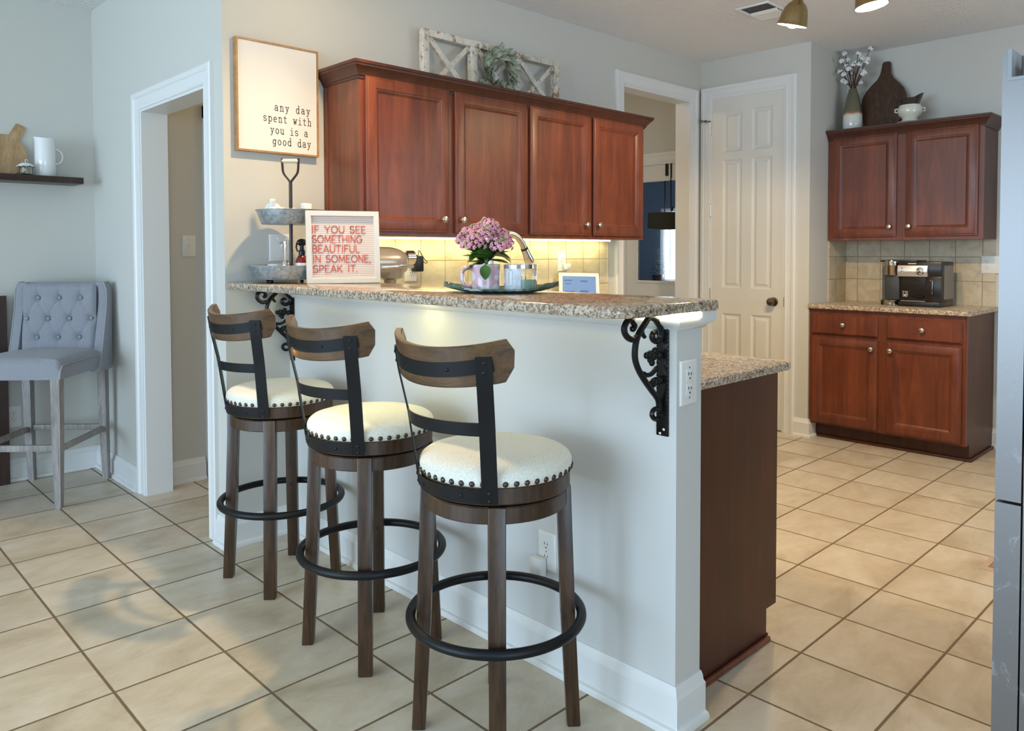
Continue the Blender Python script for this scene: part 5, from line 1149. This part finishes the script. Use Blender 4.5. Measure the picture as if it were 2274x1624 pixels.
head(t, (3.605, 1.392, 2.402), (.06, -.14, -1), (3.605, 1.40, H-.088), 76)
t2 = thing('ceiling_light', 'antique brass spot head on the ceiling over the bar', 'ceiling light', (1.8, 2.62, H))
s = MB(); s.lathe([(0, 0), (.065, 0), (.065, -.02), (.05, -.03), (0, -.03)], (1.8, 2.62, H), 28, cap=False); obj('canopy', s, M['brass'], t2)
head(t2, (1.80, 2.62, 2.47), (-.22, -.22, -1), (1.80, 2.62, H-.028), 85, 165, 1.0)
point('lamp_glow', (1.795, 2.615, 2.425), 9, WARM, .04)

# ================================================================ on the glazed door, and stand-ins for the reflection in its glass
t = thing('over_door_hook', 'dark metal hooks hung over the top of the glazed door', 'hook', (5.40, 3.73, 2.03))
s = MB(); s.box(5.394, 5.404, 3.712, 3.738, 1.925, 2.035, .002); obj('short_hook', s, M['iron'], t)
s = MB(); s.tube(smooth_pts([(5.398, 3.683, 2.03), (5.398, 3.683, 1.80), (5.398, 3.682, 1.66), (5.394, 3.676, 1.638), (5.386, 3.664, 1.632), (5.380, 3.654, 1.645), (5.379, 3.651, 1.665)], 4), .006, 8); obj('long_hook', s, M['iron'], t)
t = thing('reflection_drum_shade', 'brown drum shade hanging lamp added behind the glazed door to stand for its reflection', 'lamp', (6.6, 4.56, 1.52))  # solid stand-in for a shade mirrored in the glass
s = MB(); s.lathe([(.176, 0), (.168, .165), (.166, .165), (.174, 0)], (6.6, 4.575, 1.525), 40, cap=False); obj('lamp_shade', s, mat('brown_shade', (.10, .065, .025), .9), t)
s = MB(); s.cyl((6.6, 4.575, 1.60), (6.6, 4.575, H), .006, n=10); obj('cord', s, M['black_plastic'], t)
t = thing('reflection_rack', 'dark shelf rack added behind the glazed door as part of its reflection', 'shelf', (7.1, 4.9, 0))  # added to carry the plant in the stand-in reflection
s = MB(); s.box(6.95, 7.22, 4.3, 5.5, .93, .95); s.box(6.97, 7.2, 5.42, 5.46, 0, .93); s.box(6.97, 7.2, 4.33, 4.37, 0, .93); obj('shelf', s, M['dark_wood'], t)
t = thing('reflection_plant', 'dark potted plant standing in for a shape reflected in the door glass', 'plant', (7.08, 5.0, .95))  # stands in for a dark silhouette reflected in the glass
s = MB(); s.lathe([(0, 0), (.05, 0), (.065, .09), (.06, .09), (0, .08)], (7.08, 5.0, .95), 24, cap=False); obj('pot', s, M['dark_wood'], t)
s = MB()
for i in range(46):
    a = i*2.4; z = .09+.30*(i/46); leaf(s, Vector((7.08, 5.0, .95+z)), Vector((math.cos(a), math.sin(a), .5)), Vector((0, 0, 1)), .12*(1-.75*i/46), .03, -.4)
obj('foliage', s, mat('dark_leaf', (.03, .05, .05), .7), t, 60)

# unseen lamp added over the door to warm the hallway
t = thing('ceiling_light', 'unseen small round ceiling light added to warm the hallway', 'ceiling light', (3.1, 3.85, H))
s = MB(); s.lathe([(0, 0), (.09, 0), (.095, -.02), (0, -.02)], (3.1, 3.85, H), 28, cap=False); obj('base', s, M['brass'], t)
s = MB(); s.lathe([(0, -.10), (.05, -.09), (.085, -.06), (.092, -.022), (0, -.021)], (3.1, 3.85, H), 28, cap=False); obj('glass_dome', s, mat('frosted_dome', (1, .95, .85), .4, emit=((1, .75, .45), 3)), t, 60)
point('hallway_fill', (3.1, 3.85, H-.16), 16, WARM, .06)  # added fill, warms the hallway walls
